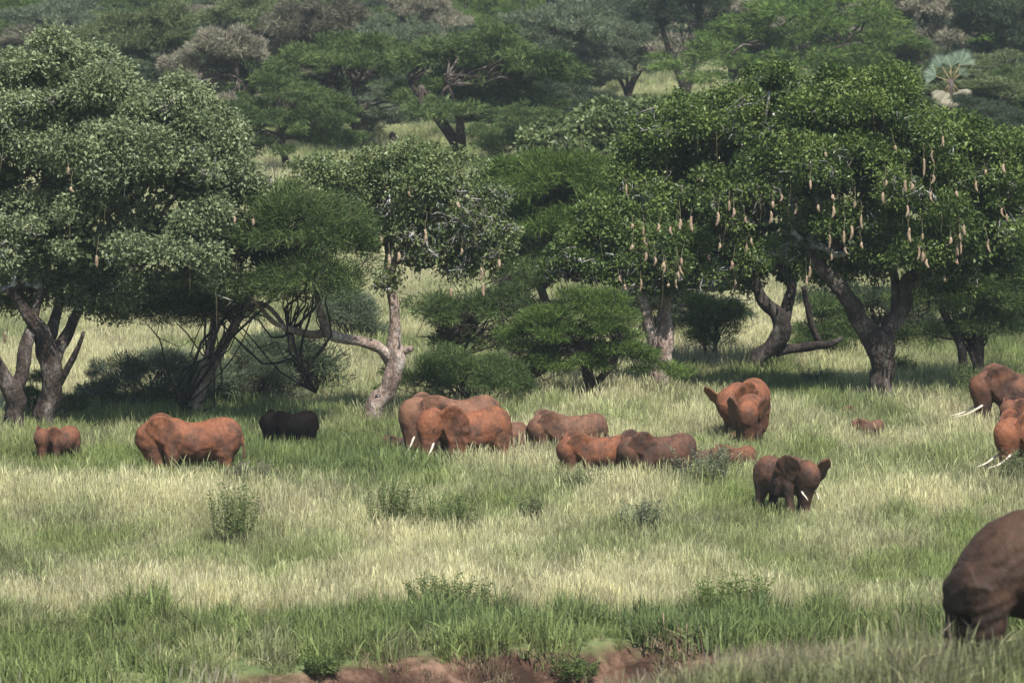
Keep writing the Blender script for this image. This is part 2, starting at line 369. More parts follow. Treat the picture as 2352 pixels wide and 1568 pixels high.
variants = [tuft('tuft_leafy', 34, .45, .95, .010, .020, .22, .35, gm, 1, .06),
            tuft('tuft_upright', 30, .50, 1.15, .008, .015, .28, .24, gm, 2, .40),
            tuft('tuft_dense', 40, .35, .80, .012, .024, .24, .45, gm, 3, .03),
            tuft('tuft_stalks', 22, .75, 1.20, .007, .012, .30, .14, gm, 4, .7),
            tuft('tuft_weed', 44, .20, .62, .018, .034, .26, .65, gm, 5, 0),
            tuft('tuft_bent', 24, .55, 1.15, .011, .020, .25, .85, gm, 6, .2)]
vcol = bpy.data.collections.new('grass_tufts')
for o in variants: vcol.objects.link(o)

def bump2(u, v, cu, cv, ru, rv): return np.exp(-((u - cu) / ru) ** 2 - ((v - cv) / rv) ** 2)
def scatter(n, y0, y1, margin=1.12, extra=6.0):
    # uniform in area over the trapezoid seen by the camera, a little wider than the view
    y = np.sqrt(rng.uniform(0, 1, n) * (y1 ** 2 - y0 ** 2) + y0 ** 2)
    hw = y * 512 / F * margin + extra * 0.6
    x = rng.uniform(-1, 1, n) * hw
    return x, y
def area(y0, y1): return (y1 ** 2 - y0 ** 2) * 512 / F * 1.15 + 7 * (y1 - y0)
px_, py_ = [], []
for y0, y1, dens in ((101, 118, 3.2), (118, 136, 7.0), (136, 168, 2.4), (168, 262, 6.6), (262, 330, 4.0), (330, 430, 2.2), (430, 620, .9), (620, 900, .3)):
    x, y = scatter(int(area(y0, y1) * dens), y0, y1); px_.append(x); py_.append(y)
x = np.concatenate(px_); y = np.concatenate(py_); z = gz(x, y)
U, Vv = project(x, y, z)
nA = fbm(x / 4.0, y / 11.0, 50, 4); nB = fbm(x / .9, y / 1.8, 60, 3); nC = fbm(x / 16, y / 40, 70, 3)
g = 0.40 + 1.5 * (nA - .5) + .75 * (nB - .5) + .9 * (nC - .5)
for cu, cv, ru, rv, a in ((330, 492, 300, 14, .22), (560, 500, 160, 18, .15), (110, 470, 170, 16, .6), (370, 462, 90, 14, .45), (330, 455, 60, 12, .3), (880, 462, 200, 22, .42), (700, 425, 220, 25, .2),
                          (560, 540, 300, 45, -.14), (420, 602, 420, 20, -.62), (120, 500, 160, 14, -.2), (860, 590, 120, 28, .32), (60, 560, 90, 28, .32), (1000, 560, 80, 60, .2),
                          (130, 350, 120, 40, -.25), (330, 380, 60, 30, -.1), (700, 360, 160, 25, -.15), (900, 380, 160, 16, .1), (640, 395, 180, 12, .3), (470, 520, 60, 16, .25), (330, 560, 120, 12, .1)):
    g = g + a * bump2(U, Vv, cu, cv, ru, rv)
t_b = y - bank_y(x)
verge = sstep((Vv + 14 * (nB - .5) - 612) / 9) * (t_b > -1)
g = np.clip(g + verge * (0.75 + 1.6 * (nB - .5)), -.1, 1.15)
lump = fbm(x / .9, y / 1.6, 140, 2)
near = y < 140
g = np.where(near, .50 + 1.1 * (nB - .5) + .9 * (nA - .5), g)
bright = 1.0 + .85 * (rng.random(len(x)) - .5) + 1.0 * (nB - .5) + .5 * (fbm(x / 2.5, y / 6, 160, 3) - .5)
bright = np.clip(np.where(y < 140, bright * rng.uniform(.30, .95, len(x)), bright), .3, 1.6)
teal = sstep((fbm(x / 6, y / 16, 90, 3) - .48) * 5)
straw = np.array([.485, .455, .250]); pale = np.array([.49, .455, .30]); grn = np.array([.225, .272, .096]); dgr = np.array([.132, .182, .070])
gg = sstep(g)[:, None]
cs = straw + (pale - straw) * rng.random(len(x))[:, None]
cg = grn + (dgr - grn) * (np.clip(teal * .8 + verge * .35, 0, 1) * rng.uniform(0, 1.1, len(x)))[:, None]
tint = (cs * (1 - gg) + cg * gg) * bright[:, None]
tint = np.where(near[:, None] & (g < .34)[:, None], np.array([.40, .34, .235]) * bright[:, None], tint)
kind = np.where(g < .35, rng.choice([1, 3, 1, 0], len(x)), np.where(g < .65, rng.choice([0, 1, 2], len(x)), rng.choice([0, 2, 2, 4], len(x))))
kind = np.where((verge > .5) & (rng.random(len(x)) < .6), rng.choice([2, 4], len(x)), kind)
kind = np.where(near, np.where(g > .5, rng.choice([4, 0, 2, 2], len(x)), rng.choice([5, 5, 3, 1], len(x))), kind)
scl = rng.uniform(.85, 1.30, len(x)) * (.95 + .3 * (nA - .5) + .9 * (nB - .5))
scl *= 1 - .50 * bump2(U, Vv, 785, 520, 60, 14) - .28 * bump2(U, Vv, 62, 474, 45, 12) - .22 * bump2(U, Vv, 295, 458, 40, 10) - .2 * bump2(U, Vv, 750, 450, 50, 12) - .15 * bump2(U, Vv, 870, 448, 60, 8)
scl *= 1 - .22 * sstep((Vv - 505) / 50) + .12 * np.exp(-((Vv - 475) / 25) ** 2)
scl *= np.where(y > 330, 1.15, 1.0)
scl = np.where((verge > .3) & ~near, scl * (.45 + 1.25 * sstep((lump - .3) / .4)), scl)
scl = np.where(near, rng.uniform(.45, 1.0, len(x)) * np.where((x > 7.5) & (y < 118), 1.35, 1.0), scl)
# thin out on the soil slope and in the gully
on_soil = (t_b < -.25) & (y > 136)
keep = np.ones(len(x), bool)
clump = fbm(x / 1.2, y / 1.8, 120, 3)
keep &= ~(on_soil & (clump < .47) & (rng.random(len(x)) < .80))
tint = np.where((on_soil & (rng.random(len(x)) < .6))[:, None], np.array([.34, .25, .17]) * bright[:, None], tint)
kind = np.where(on_soil, rng.choice([5, 5, 2, 4], len(x)), kind); scl = np.where(on_soil, scl * .7, scl)
keep &= ~((y < 153) & (y > 136) & (rng.random(len(x)) < .5))
x, y, z, tint, kind, scl = x[keep], y[keep], z[keep], tint[keep], kind[keep], scl[keep]
ns = 4; sx = rng.uniform(-12.5, -2, ns); sy = rng.uniform(112, 119, ns)
cl = rng.integers(0, 7, ns); sx = np.where(cl < 5, np.array([-11.2, -10.6, -8.3, -6.4, -5.2, -3.5, -2.5])[cl] + rng.normal(0, .25, ns), sx)
x = np.concatenate([x, sx]); y = np.concatenate([y, sy]); z = np.concatenate([z, gz(sx, sy)]); kind = np.concatenate([kind, np.full(ns, 3)]); scl = np.concatenate([scl, rng.uniform(1.0, 1.55, ns)])
tint = np.vstack([tint, np.tile([.52, .47, .36], (ns, 1)) * rng.uniform(.7, 1.1, (ns, 1))])
pts = np.stack([x, y, z - .04], -1)
pm = bpy.data.meshes.new('grass'); pm.vertices.add(len(pts)); pm.vertices.foreach_set('co', pts.astype(np.float32).ravel())
def addattr(me, nm, ty, d):
    a = me.attributes.new(nm, ty, 'POINT'); a.data.foreach_set({'FLOAT': 'value', 'FLOAT_COLOR': 'color', 'FLOAT_VECTOR': 'vector', 'INT': 'value'}[ty], np.ascontiguousarray(d).ravel())
addattr(pm, 'tint', 'FLOAT_COLOR', np.concatenate([tint, np.ones((len(x), 1))], 1).astype(np.float32))
addattr(pm, 'pick', 'INT', kind.astype(np.int32))
addattr(pm, 'scl', 'FLOAT', scl.astype(np.float32))
addattr(pm, 'rot', 'FLOAT_VECTOR', np.stack([rng.normal(0, .08, len(x)), rng.normal(0, .08, len(x)), rng.uniform(0, 6.28, len(x))], -1).astype(np.float32))
pm.materials.append(gm)
go = mesh_obj('grass', pm)
ng = bpy.data.node_groups.new('grass_scatter', 'GeometryNodeTree')
ng.interface.new_socket('Geometry', in_out='INPUT', socket_type='NodeSocketGeometry'); ng.interface.new_socket('Geometry', in_out='OUTPUT', socket_type='NodeSocketGeometry')
gi = ng.nodes.new('NodeGroupInput'); gout = ng.nodes.new('NodeGroupOutput')
iop = ng.nodes.new('GeometryNodeInstanceOnPoints')
ci = ng.nodes.new('GeometryNodeCollectionInfo'); ci.inputs['Collection'].default_value = vcol; ci.inputs['Separate Children'].default_value = True; ci.inputs['Reset Children'].default_value = True
def named(nm, ty):
    a = ng.nodes.new('GeometryNodeInputNamedAttribute'); a.data_type = ty; a.inputs['Name'].default_value = nm; return a.outputs['Attribute']
ng.links.new(gi.outputs[0], iop.inputs['Points']); ng.links.new(ci.outputs[0], iop.inputs['Instance'])
iop.inputs['Pick Instance'].default_value = True
# Collection Info sorts its children by name
order = sorted(range(6), key=lambda i: variants[i].name)
remap = np.zeros(6, int)
for pos, i in enumerate(order): remap[i] = pos
pm.attributes['pick'].data.foreach_set('value', remap[kind].astype(np.int32))
ng.links.new(named('pick', 'INT'), iop.inputs['Instance Index'])
e2r = ng.nodes.new('FunctionNodeEulerToRotation'); ng.links.new(named('rot', 'FLOAT_VECTOR'), e2r.inputs[0]); ng.links.new(e2r.outputs[0], iop.inputs['Rotation'])
ng.links.new(named('scl', 'FLOAT'), iop.inputs['Scale'])
ng.links.new(iop.outputs[0], gout.inputs[0])
go.modifiers.new('scatter', 'NODES').node_group = ng
tag(go, 'tall mixed straw and green savanna grass covering the plain', 'grass', kind='stuff')
print('tufts', len(x))

# ------------------------------------------------------------------ foliage generators
def unit(v): return v / (np.linalg.norm(v, axis=-1, keepdims=True) + 1e-9)
def leaf_quads(c, d, L, Wd, r, bend=.25):
    """diamond leaves: centres c, directions d, lengths L, widths Wd"""
    n = len(c); side = unit(np.cross(d, unit(r.normal(0, 1, (n, 3)))))
    nrm = np.cross(d, side)
    b = c - d * L[:, None] * .5; t = c + d * L[:, None] * .5 - nrm * (L * bend)[:, None]
    l = c - side * Wd[:, None] * .5; rr = c + side * Wd[:, None] * .5
    V = np.stack([b, l, t, rr], 1).reshape(-1, 3)
    return V, np.arange(4 * n).reshape(n, 4)
def broad_crown(blobs, nsub, leaves, r, L=(.17, .30), core=True, subr=(.55, 1.15), base_var=0.0):
    """blobs: (centre, radii). Leaves sit on many small clumps spread over and inside the big shapes."""
    blobs = [(np.array(c, float), np.array(q, float)) for c, q in blobs]
    areas = np.array([(q[0] * q[2] + q[0] * q[1] + q[1] * q[2]) for c, q in blobs]); areas /= areas.sum()
    sub = []
    for (c, q), a in zip(blobs, areas):
        k = max(3, int(nsub * a))
        d = unit(r.normal(0, 1, (k, 3))); d[:, 2] = np.where(d[:, 2] < -.35, -d[:, 2] * .6, d[:, 2]); d = unit(d)
        rad = r.uniform(.70, 1.12, k)
        s = c + d * q * rad[:, None]
        for s_, d_ in zip(s, d):
            inside = any((((s_ - c2) / (q2 * .78)) ** 2).sum() < 1 for c2, q2 in blobs if c2 is not c)
            if inside and r.random() < .75: continue
            sub.append((s_, d_, r.uniform(*subr), r.uniform(-.16, .16)))
    per = max(6, leaves // max(1, len(sub)))
    C, D, LL, VR = [], [], [], []
    for s_, d_, rr, cv in sub:
        k = int(per * (rr / np.mean(subr)) ** 2)
        e = unit(r.normal(0, 1, (k, 3)) + d_ * .55 + np.array([0, -.2, .2]))
        e[:, 2] *= .75
        cc = s_ + e * rr * (r.uniform(.35, 1.0, (k, 1)) + np.abs(r.normal(0, .16, (k, 1))))
        dd = unit(e + r.normal(0, .75, (k, 3)) + np.array([0, 0, -.25]))
        C.append(cc); D.append(dd); LL.append(r.uniform(L[0], L[1], k))
        VR.append(np.clip(.52 + cv * 1.3 + base_var + r.normal(0, .26, k), 0, 1))
    C = np.vstack(C); D = np.vstack(D); LL = np.concatenate(LL); VR = np.concatenate(VR)
    V, Fc = leaf_quads(C, D, LL, LL * r.uniform(.38, .6, len(LL)), r)
    var = np.repeat(VR, 4)
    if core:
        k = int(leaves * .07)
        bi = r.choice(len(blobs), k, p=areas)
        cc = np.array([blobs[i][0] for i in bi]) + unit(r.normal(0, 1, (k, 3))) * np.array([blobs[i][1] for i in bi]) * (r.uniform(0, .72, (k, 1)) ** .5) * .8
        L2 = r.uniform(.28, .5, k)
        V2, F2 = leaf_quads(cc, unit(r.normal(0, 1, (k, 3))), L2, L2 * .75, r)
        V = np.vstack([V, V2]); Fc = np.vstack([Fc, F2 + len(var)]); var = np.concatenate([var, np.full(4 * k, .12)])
    return V, Fc, var, sub
def feather_crown(blobs, nsub, sprigs, r, L=(.25, .6), flat=.5, W=.10, strand=0.0, subr=(.7, 1.5)):
    """fine acacia foliage: narrow sprigs in flattened tiers over the blobs"""
    blobs = [(np.array(c, float), np.array(q, float)) for c, q in blobs]
    areas = np.array([(q[0] * q[2] + q[0] * q[1] + q[1] * q[2]) for c, q in blobs]); areas /= areas.sum()
    sub = []
    for (c, q), a in zip(blobs, areas):
        k = max(4, int(nsub * a)); d = unit(r.normal(0, 1, (k, 3))); d[:, 2] = np.where(d[:, 2] < -.2, -d[:, 2], d[:, 2])
        for d_ in unit(d): sub.append((c + d_ * q * r.uniform(.6, 1.15), d_, r.uniform(*subr), r.uniform(-.18, .18)))
    per = max(6, sprigs // len(sub)); C, D, VR = [], [], []
    for s_, d_, rr, cv in sub:
        k = int(per * (rr / np.mean(subr)) ** 2)
        e = unit(r.normal(0, 1, (k, 3)) + d_ * .3); cc = s_ + e * np.array([1, 1, flat]) * rr * r.uniform(.2, 1.05, (k, 1)) ** .7
        dd = unit(d_ * .5 + e * .8 + r.normal(0, .55, (k, 3)) + np.array([0, 0, .12]))
        C.append(cc); D.append(dd); VR.append(np.clip(.45 + cv + r.normal(0, .2, k), 0, 1))
    C = np.vstack(C); D = np.vstack(D); VR = np.concatenate(VR); LL = r.uniform(L[0], L[1], len(C))
    V, Fc = leaf_quads(C, D, LL, LL * W * r.uniform(.7, 1.4, len(C)), r, bend=.3)
    return V, Fc, np.repeat(VR, 4), sub
def foliage_obj(name, V, Fc, var, mat, parent):
    return mesh_obj(name, fast_mesh(name, V, Fc, {'var': ('FLOAT', var.astype(np.float32))}, False, mat), parent)
def crooked(p0, p1, r, amp, n=6):
    p0 = np.array(p0, float); p1 = np.array(p1, float); t = np.linspace(0, 1, n)[:, None]
    L = np.linalg.norm(p1 - p0)
    q = p0 + (p1 - p0) * t; q[1:-1] += r.normal(0, amp * L / n, (n - 2, 3)); return q

# ------------------------------------------------------------------ sausage trees (traced limbs in world space around the tree's own depth)
def P(px, py, y): return at(px * PK, py * PK, y)
def pix_tree(name, label, base, limbs, blobs, nsub, leaves, leafmat, barkmat, seed, pale=30, fruits=(), group=None, L=(.13, .25), base_var=0.0, dfac=.85, subr=(.55, 1.15), stalks=0):
    r = np.random.default_rng(seed)
    gx, gy = ground(base[0] * PK, base[1] * PK); gzv = float(gz(gx, gy))
    y0 = gy; sc_ = F / y0
    root = empty(name, (gx, gy, gzv)); tag(root, label, 'tree', group)
    O = np.array([gx, gy, gzv])
    def W(px, py, dy=0.0): return P(px, py, y0 + dy) - O
    tb = MB()
    ends = []
    for k, (pts, depth) in enumerate(limbs):
        arr = []
        for i, q in enumerate(pts):
            t = i / (len(pts) - 1)
            wpt = W(q[0], q[1], depth * t); arr.append([*wpt, q[2] * PK / sc_ * .43])
        if k == 0 or pts[0][1] >= base[1] - 40: arr[0][2] -= .35; arr[0][3] *= 1.12
        s = spline(np.array(arr), max(10, len(pts) * 5))
        s[:, :3] += (np.stack([noise2(s[:, 2] * 1.1 + k, s[:, 2] * 0 + c_ * 9, 77 + k) for c_ in range(3)], -1) - .5) * s[:, 3:4] * .7
        tb.tube(s[:, :3], np.maximum(s[:, 3], .03), 14, .13); ends.append(s[-1])
    bl = []
    for (px, py, rx, ry, dy) in blobs:
        c = W(px, py, dy); rxm = rx * PK / sc_; rym = ry * PK / sc_
        bl.append((c, (rxm, max(rxm * dfac, rym * .8), rym)))
    V, Fc, var, sub = broad_crown(bl, nsub, int(leaves * 1.2), r, L, subr=subr, base_var=base_var)
    # limbs that fan out from the traced ends into the crown
    lb = MB()
    for c, q in bl:
        e = min(ends, key=lambda q_: np.linalg.norm(q_[:3] - c))
        pl = crooked(e[:3], c, r, .5, 7); lb.tube(pl, np.linspace(max(.07, e[3] * .8), .05, 7), 7, .1)
    zt_ = max(c[2] + q[2] for c, q in bl); done = 0
    for i in range(pale * 8):
        s_, d_, rr, cv = sub[r.integers(len(sub))]
        if d_[1] > .1 or d_[2] > .45 or s_[2] > zt_ - 1.6: continue
        done += 1
        if done > pale * 1.7: break
        c, q = min(bl, key=lambda b_: np.linalg.norm(b_[0] - s_))
        a = c + (s_ - c) * r.uniform(.5, .8) + r.normal(0, .3, 3); bb = s_ + d_ * rr * r.uniform(.4, .95) + np.array([0, -.2, 0])
        pl = crooked(a, bb, r, .9, 6); r0 = r.uniform(.03, .085); lb.tube(pl, np.linspace(r0, .012, 6), 5, .1)
        for f_ in (2, 3): lb.tube(crooked(pl[f_], pl[f_] + r.normal(0, .4, 3), r, .9, 4), np.linspace(r0 * .55, .008, 4), 4, 0)
    tb.build('trunk', M[barkmat], root)
    lb.build('limbs', M['limb_pale'], root)
    foliage_obj('crown', V, Fc, var, M[leafmat], root)
    for (fx, fy, fl) in fruits:
        # hang on the camera side of the crown
        w0 = W(fx, fy); dy = 1e9
        for c, q in bl:
            e2 = ((w0[0] - c[0]) / q[0]) ** 2 + ((w0[2] - c[2]) / q[2]) ** 2
            if e2 < 1.15: dy = min(dy, c[1] - q[1] * math.sqrt(max(.05, 1 - e2)))
        if dy > 1e8: dy = -1.0
        dy -= r.uniform(1.3, 1.7)
        w0 = W(fx, fy, dy)
        Lf = fl * PK / sc_ * r.uniform(.92, 1.06); rf = r.uniform(.050, .082)
        bend = r.uniform(-.2, .2)
        fb = MB(); tt = np.linspace(0, 1, 9)
        prof = np.sin(np.pi * np.clip(tt * .93 + .05, 0, 1)) ** .45 * rf
        fb.tube(np.stack([w0[0] + bend * (tt - .5) ** 2 * 2 + bend * .5 * tt, np.full(9, w0[1]), w0[2] + Lf * (.5 - tt)], -1), prof, 8, .03)
        fo = fb.build('fruit', M['fruit'], root)
        cb = MB(); hgt = r.uniform(.25, .8)
        cb.tube(crooked((w0[0] + bend * .25, w0[1], w0[2] + Lf * .47), (w0[0] + r.normal(0, .08), w0[1] + .8, w0[2] + Lf * .5 + hgt), r, .12, 5), np.full(5, .016), 4, 0)
        cb.build('stalk', M['cord'], fo)
    if stalks:
        hb = MB()
        for i in range(stalks):
            s_, d_, rr, cv = sub[r.integers(len(sub))]
            if d_[1] > .3: continue
            a = s_ + np.array([r.normal(0, .4), -rr * r.uniform(.3, .9), -rr * .3]); hb.tube(crooked(a, a + np.array([r.normal(0, .12), 0, -r.uniform(.8, 2.4)]), r, .1, 4), np.full(4, .014), 3, 0)
        hb.build('hanging_cords', M['cord'], root)['kind'] = 'stuff'
    return root

# left grey-green giant, two trunks apart at the foot
pix_tree('sausage_tree', 'huge grey-green leafy tree filling the left side, thick dark trunk behind the small calf',
    (105, 1000), [([(100, 1005, 70), (112, 930, 58), (118, 860, 54), (112, 810, 58), (95, 770, 46), (60, 725, 34), (20, 660, 26)], -1.0),
      ([(125, 830, 44), (150, 775, 32), (175, 720, 26), (225, 655, 20), (300, 600, 16)], 1.0),
      ([(108, 800, 44), (120, 740, 30), (135, 680, 24), (150, 590, 18)], 2.0),
      ([(140, 880, 16), (160, 840, 18), (178, 800, 14), (192, 762, 8)], -.8)],
    [(160, 230, 130, 150, 0), (60, 330, 130, 150, .5), (-60, 380, 130, 210, 1), (370, 275, 90, 110, .4), (270, 400, 170, 150, -1), (430, 400, 125, 130, 0), (500, 500, 85, 130, 0),
     (400, 560, 150, 110, -.5), (200, 560, 150, 100, -1), (60, 560, 120, 100, -.5), (300, 300, 110, 90, 1), (540, 440, 50, 70, .5), (470, 320, 60, 70, .4), (90, 170, 75, 75, 0), (-70, 600, 90, 80, .5), (260, 640, 90, 40, 0), (440, 640, 80, 36, -.5), (120, 640, 60, 30, .5), (340, 670, 50, 22, 0), (30, 690, 70, 26, .8), (170, 690, 60, 26, 1.2), (240, 700, 70, 24, 1.5)],
    340, 82000, 'leaf_grey', 'bark', 11, 60, [(222, 600, 30), (158, 392, 18), (582, 510, 18), (540, 505, 16), (12, 775, 26), (160, 435, 12)], stalks=40)
pix_tree('sausage_tree', 'dark forked trunk at the left edge with a leafy grey-green crown behind the giant tree',
    (45, 1008), [([(48, 1008, 62), (38, 950, 52), (30, 900, 56), (12, 870, 44), (-25, 800, 34), (-60, 720, 28)], -.5), ([(34, 905, 40), (55, 850, 38), (60, 790, 36), (78, 730, 26), (95, 660, 20)], 1.2)],
    [(-40, 640, 90, 80, 2), (60, 600, 90, 70, 3), (-60, 520, 110, 110, 3), (90, 480, 90, 80, 4)], 60, 11000, 'leaf_grey', 'bark', 12, 12)
# centre tree, pale leaning trunk
ctr = pix_tree('sausage_tree', 'pale bare leaning trunk with a knot hole and open leafy crown in the middle',
    (850, 985), [([(848, 990, 57), (868, 935, 53), (890, 890, 48), (903, 850, 46), (912, 812, 48), (905, 760, 29), (903, 700, 28), (895, 650, 26), (905, 600, 22), (935, 545, 21), (960, 480, 15)], -.3),
      ([(905, 830, 38), (880, 800, 29), (840, 784, 29), (790, 776, 28), (752, 762, 26), (735, 718, 19), (728, 660, 15), (715, 600, 12)], -1.5),
      ([(752, 762, 24), (710, 768, 21), (660, 752, 17), (625, 735, 14), (600, 708, 10), (575, 680, 7)], -2.2),
      ([(912, 815, 34), (930, 806, 22), (946, 800, 17)], -.3),
      ([(900, 660, 19), (888, 610, 15), (895, 560, 15), (888, 500, 12)], .5),
      ([(915, 590, 15), (960, 560, 15), (1010, 530, 12), (1060, 500, 9)], -.6)],
    [(900, 400, 105, 55, 0), (780, 420, 70, 50, 0), (1010, 420, 80, 60, 0), (730, 405, 42, 30, .3), (880, 480, 90, 55, .8), (1000, 510, 100, 60, -.4), (1100, 540, 66, 60, 0), (1060, 610, 70, 50, .4), (970, 590, 60, 44, .6), (1130, 590, 40, 50, .2), (830, 505, 50, 35, .3), (940, 370, 40, 30, 0), (900, 650, 18, 14, 0), (1000, 560, 90, 56, .6), (1090, 470, 64, 50, .4), (860, 560, 40, 26, .6)],
    230, 22000, 'leaf_olive', 'bark_red', 13, 85,
    [(980, 545, 36), (895, 600, 36), (1109, 665, 34), (1036, 672, 20), (805, 495, 26), (875, 550, 18), (1109, 630, 30), (1147, 605, 22), (1063, 578, 16), (1050, 470, 14), (938, 445, 12), (918, 590, 22)],
    L=(.12, .23), base_var=.06, subr=(.45, .95), stalks=20)
# knot hole on the trunk: dark plug, the hollow's shade put into its colour
hb = MB(); w_ = P(868, 912, ctr.location.y - .50); w_ = w_ - np.array(ctr.location)
hb.tube([w_ + np.array([0, .0, 0]), w_ + np.array([0, .12, 0])], [.13, .10], 10); hb.build('knot_hole', M['eye'], ctr)

RF1 = [(1438, 437, 30), (1808, 228, 28), (1822, 370, 34), (1832, 350, 26), (1857, 380, 24), (1798, 455, 18), (1774, 500, 30), (1652, 503, 32), (1585, 515, 40), (1478, 530, 22), (1537, 530, 20), (1560, 520, 20), (1485, 590, 24), (1508, 600, 22), (1528, 615, 32), (1474, 655, 30), (1434, 660, 16), (1565, 600, 18), (1690, 655, 26), (1742, 650, 26), (1716, 570, 20), (1710, 505, 16), (1774, 470, 18), (1655, 565, 16), (1536, 655, 10), (1455, 520, 14)]
RF2 = [(2123, 385, 44), (2137, 360, 28), (2165, 325, 24), (2078, 428, 28), (2087, 485, 28), (2086, 540, 34), (2113, 582, 30), (1976, 510, 36), (1959, 535, 34), (1938, 545, 30), (1907, 555, 34), (1917, 487, 28), (1878, 478, 18), (1832, 480, 26), (1965, 470, 16), (2207, 570, 32), (2198, 572, 30), (2266, 565, 30), (2168, 640, 16), (2298, 488, 22), (2310, 500, 18), (1862, 625, 30), (1853, 645, 26), (1910, 590, 16), (2027, 455, 26), (2055, 340, 12), (1895, 355, 12), (2265, 395, 12), (2195, 600, 14), (1938, 575, 16)]
rf_ = np.random.default_rng(91)
RF1 += [(float(rf_.uniform(1440, 1850)), float(rf_.uniform(430, 655)), float(rf_.uniform(12, 26))) for _ in range(18)]
RF2 += [(float(rf_.uniform(1830, 2330)), float(rf_.uniform(380, 625)), float(rf_.uniform(12, 26))) for _ in range(16)]
pix_tree('sausage_tree', 'biggest dark green sausage tree at right, stout trunk splitting into a wide V',
    (2030, 930), [([(2032, 940, 74), (2030, 880, 64), (2024, 820, 66), (2015, 785, 76), (1985, 745, 50), (1955, 705, 46), (1915, 650, 44), (1885, 610, 38), (1850, 560, 26)], -1.0),
      ([(2025, 800, 62), (2052, 745, 46), (2072, 700, 44), (2082, 650, 36), (2110, 600, 26), (2130, 460, 18)], .8), ([(2058, 730, 28), (2055, 680, 26), (2050, 620, 22), (2040, 540, 16)], 1.6), ([(2085, 660, 26), (2130, 640, 24), (2180, 610, 18)], -.5)],
    [(1960, 290, 170, 100, 0), (1800, 270, 100, 80, .5), (2130, 340, 150, 85, .3), (2250, 400, 120, 110, .5), (1880, 400, 150, 90, -1), (2060, 430, 150, 90, -1.2), (2240, 510, 120, 95, -.4), (1960, 520, 130, 70, -.8),
     (2120, 560, 110, 70, -.7), (1870, 560, 90, 60, -.5), (2300, 450, 90, 120, .8), (2010, 600, 70, 40, -1.5), (2200, 600, 90, 50, 0), (1770, 190, 40, 30, 0), (1930, 190, 36, 28, .2), (2020, 205, 60, 34, .4), (1890, 640, 30, 20, 0), (2170, 655, 80, 30, .8), (2290, 600, 70, 60, .5), (1960, 610, 70, 30, .6)],
    330, 80000, 'leaf_green', 'bark', 14, 85, RF2, stalks=90)
pix_tree('sausage_tree', 'dark leaning curved trunk with a low side limb, green crown full of hanging fruits',
    (1722, 872), [([(1718, 880, 50), (1740, 835, 44), (1770, 795, 44), (1795, 755, 50), (1785, 720, 40), (1750, 685, 30), (1730, 640, 22), (1700, 560, 18)], -.6),
      ([(1800, 748, 40), (1812, 700, 32), (1818, 640, 24), (1800, 560, 18)], .6), ([(1782, 808, 28), (1825, 798, 26), (1875, 790, 24), (1905, 788, 18), (1935, 775, 12)], -.8), ([(1885, 790, 22), (1868, 750, 18), (1855, 700, 16), (1845, 660, 14)], -.9)],
    [(1640, 330, 160, 100, 0), (1780, 330, 110, 100, .5), (1520, 400, 100, 90, .3), (1600, 480, 140, 100, -.8), (1740, 470, 120, 100, -.6), (1500, 520, 90, 80, -.2), (1660, 590, 120, 60, -.4), (1540, 620, 110, 50, -.2), (1770, 600, 80, 50, 0), (1450, 440, 45, 70, .4), (1700, 250, 60, 45, .4), (1580, 290, 60, 40, .5), (1640, 650, 90, 28, .4), (1810, 630, 40, 36, .5), (1500, 650, 60, 26, 0)],
    300, 64000, 'leaf_green', 'bark_dark', 15, 70, [q for q in RF1 if not (q[0] < 1590 and q[1] > 500)], base_var=.05, stalks=70)
pix_tree('sausage_tree', 'mottled pinkish thick trunk standing behind small acacias, crown low to the left',
    (1517, 908), [([(1517, 915, 56), (1520, 860, 54), (1520, 810, 52), (1528, 760, 44), (1530, 700, 34), (1545, 640, 26), (1560, 570, 18)], .6), ([(1515, 800, 40), (1495, 750, 32), (1480, 700, 26), (1440, 640, 20), (1400, 620, 16)], -.5)],
    [(1400, 590, 70, 60, -.3), (1320, 610, 60, 50, 0), (1390, 520, 60, 50, .3), (1440, 640, 60, 40, 0), (1480, 560, 60, 60, .6), (1340, 560, 34, 30, 0), (1560, 600, 80, 60, 0), (1510, 655, 60, 32, .3), (1600, 640, 50, 30, 0)],
    120, 24000, 'leaf_green', 'bark_red', 16, 45, [(1420, 640, 14)] + [q for q in RF1 if q[0] < 1590 and q[1] > 500], stalks=30, subr=(.5, .95))
pix_tree('sausage_tree', 'pale grey-green rounded tree top rising behind the bright green acacia at centre right',
    (1420, 560), [([(1420, 570, 30), (1410, 480, 24), (1400, 420, 20)], 0)],
    [(1400, 300, 90, 50, 0), (1290, 330, 85, 40, 0), (1500, 290, 70, 50, 0), (1220, 350, 40, 26, 0), (1390, 350, 160, 50, 0), (1570, 310, 60, 60, 0)],
    150, 24000, 'leaf_olive', 'bark', 17, 30, [(1338, 352, 10)], L=(.26, .48), subr=(.6, 1.2))

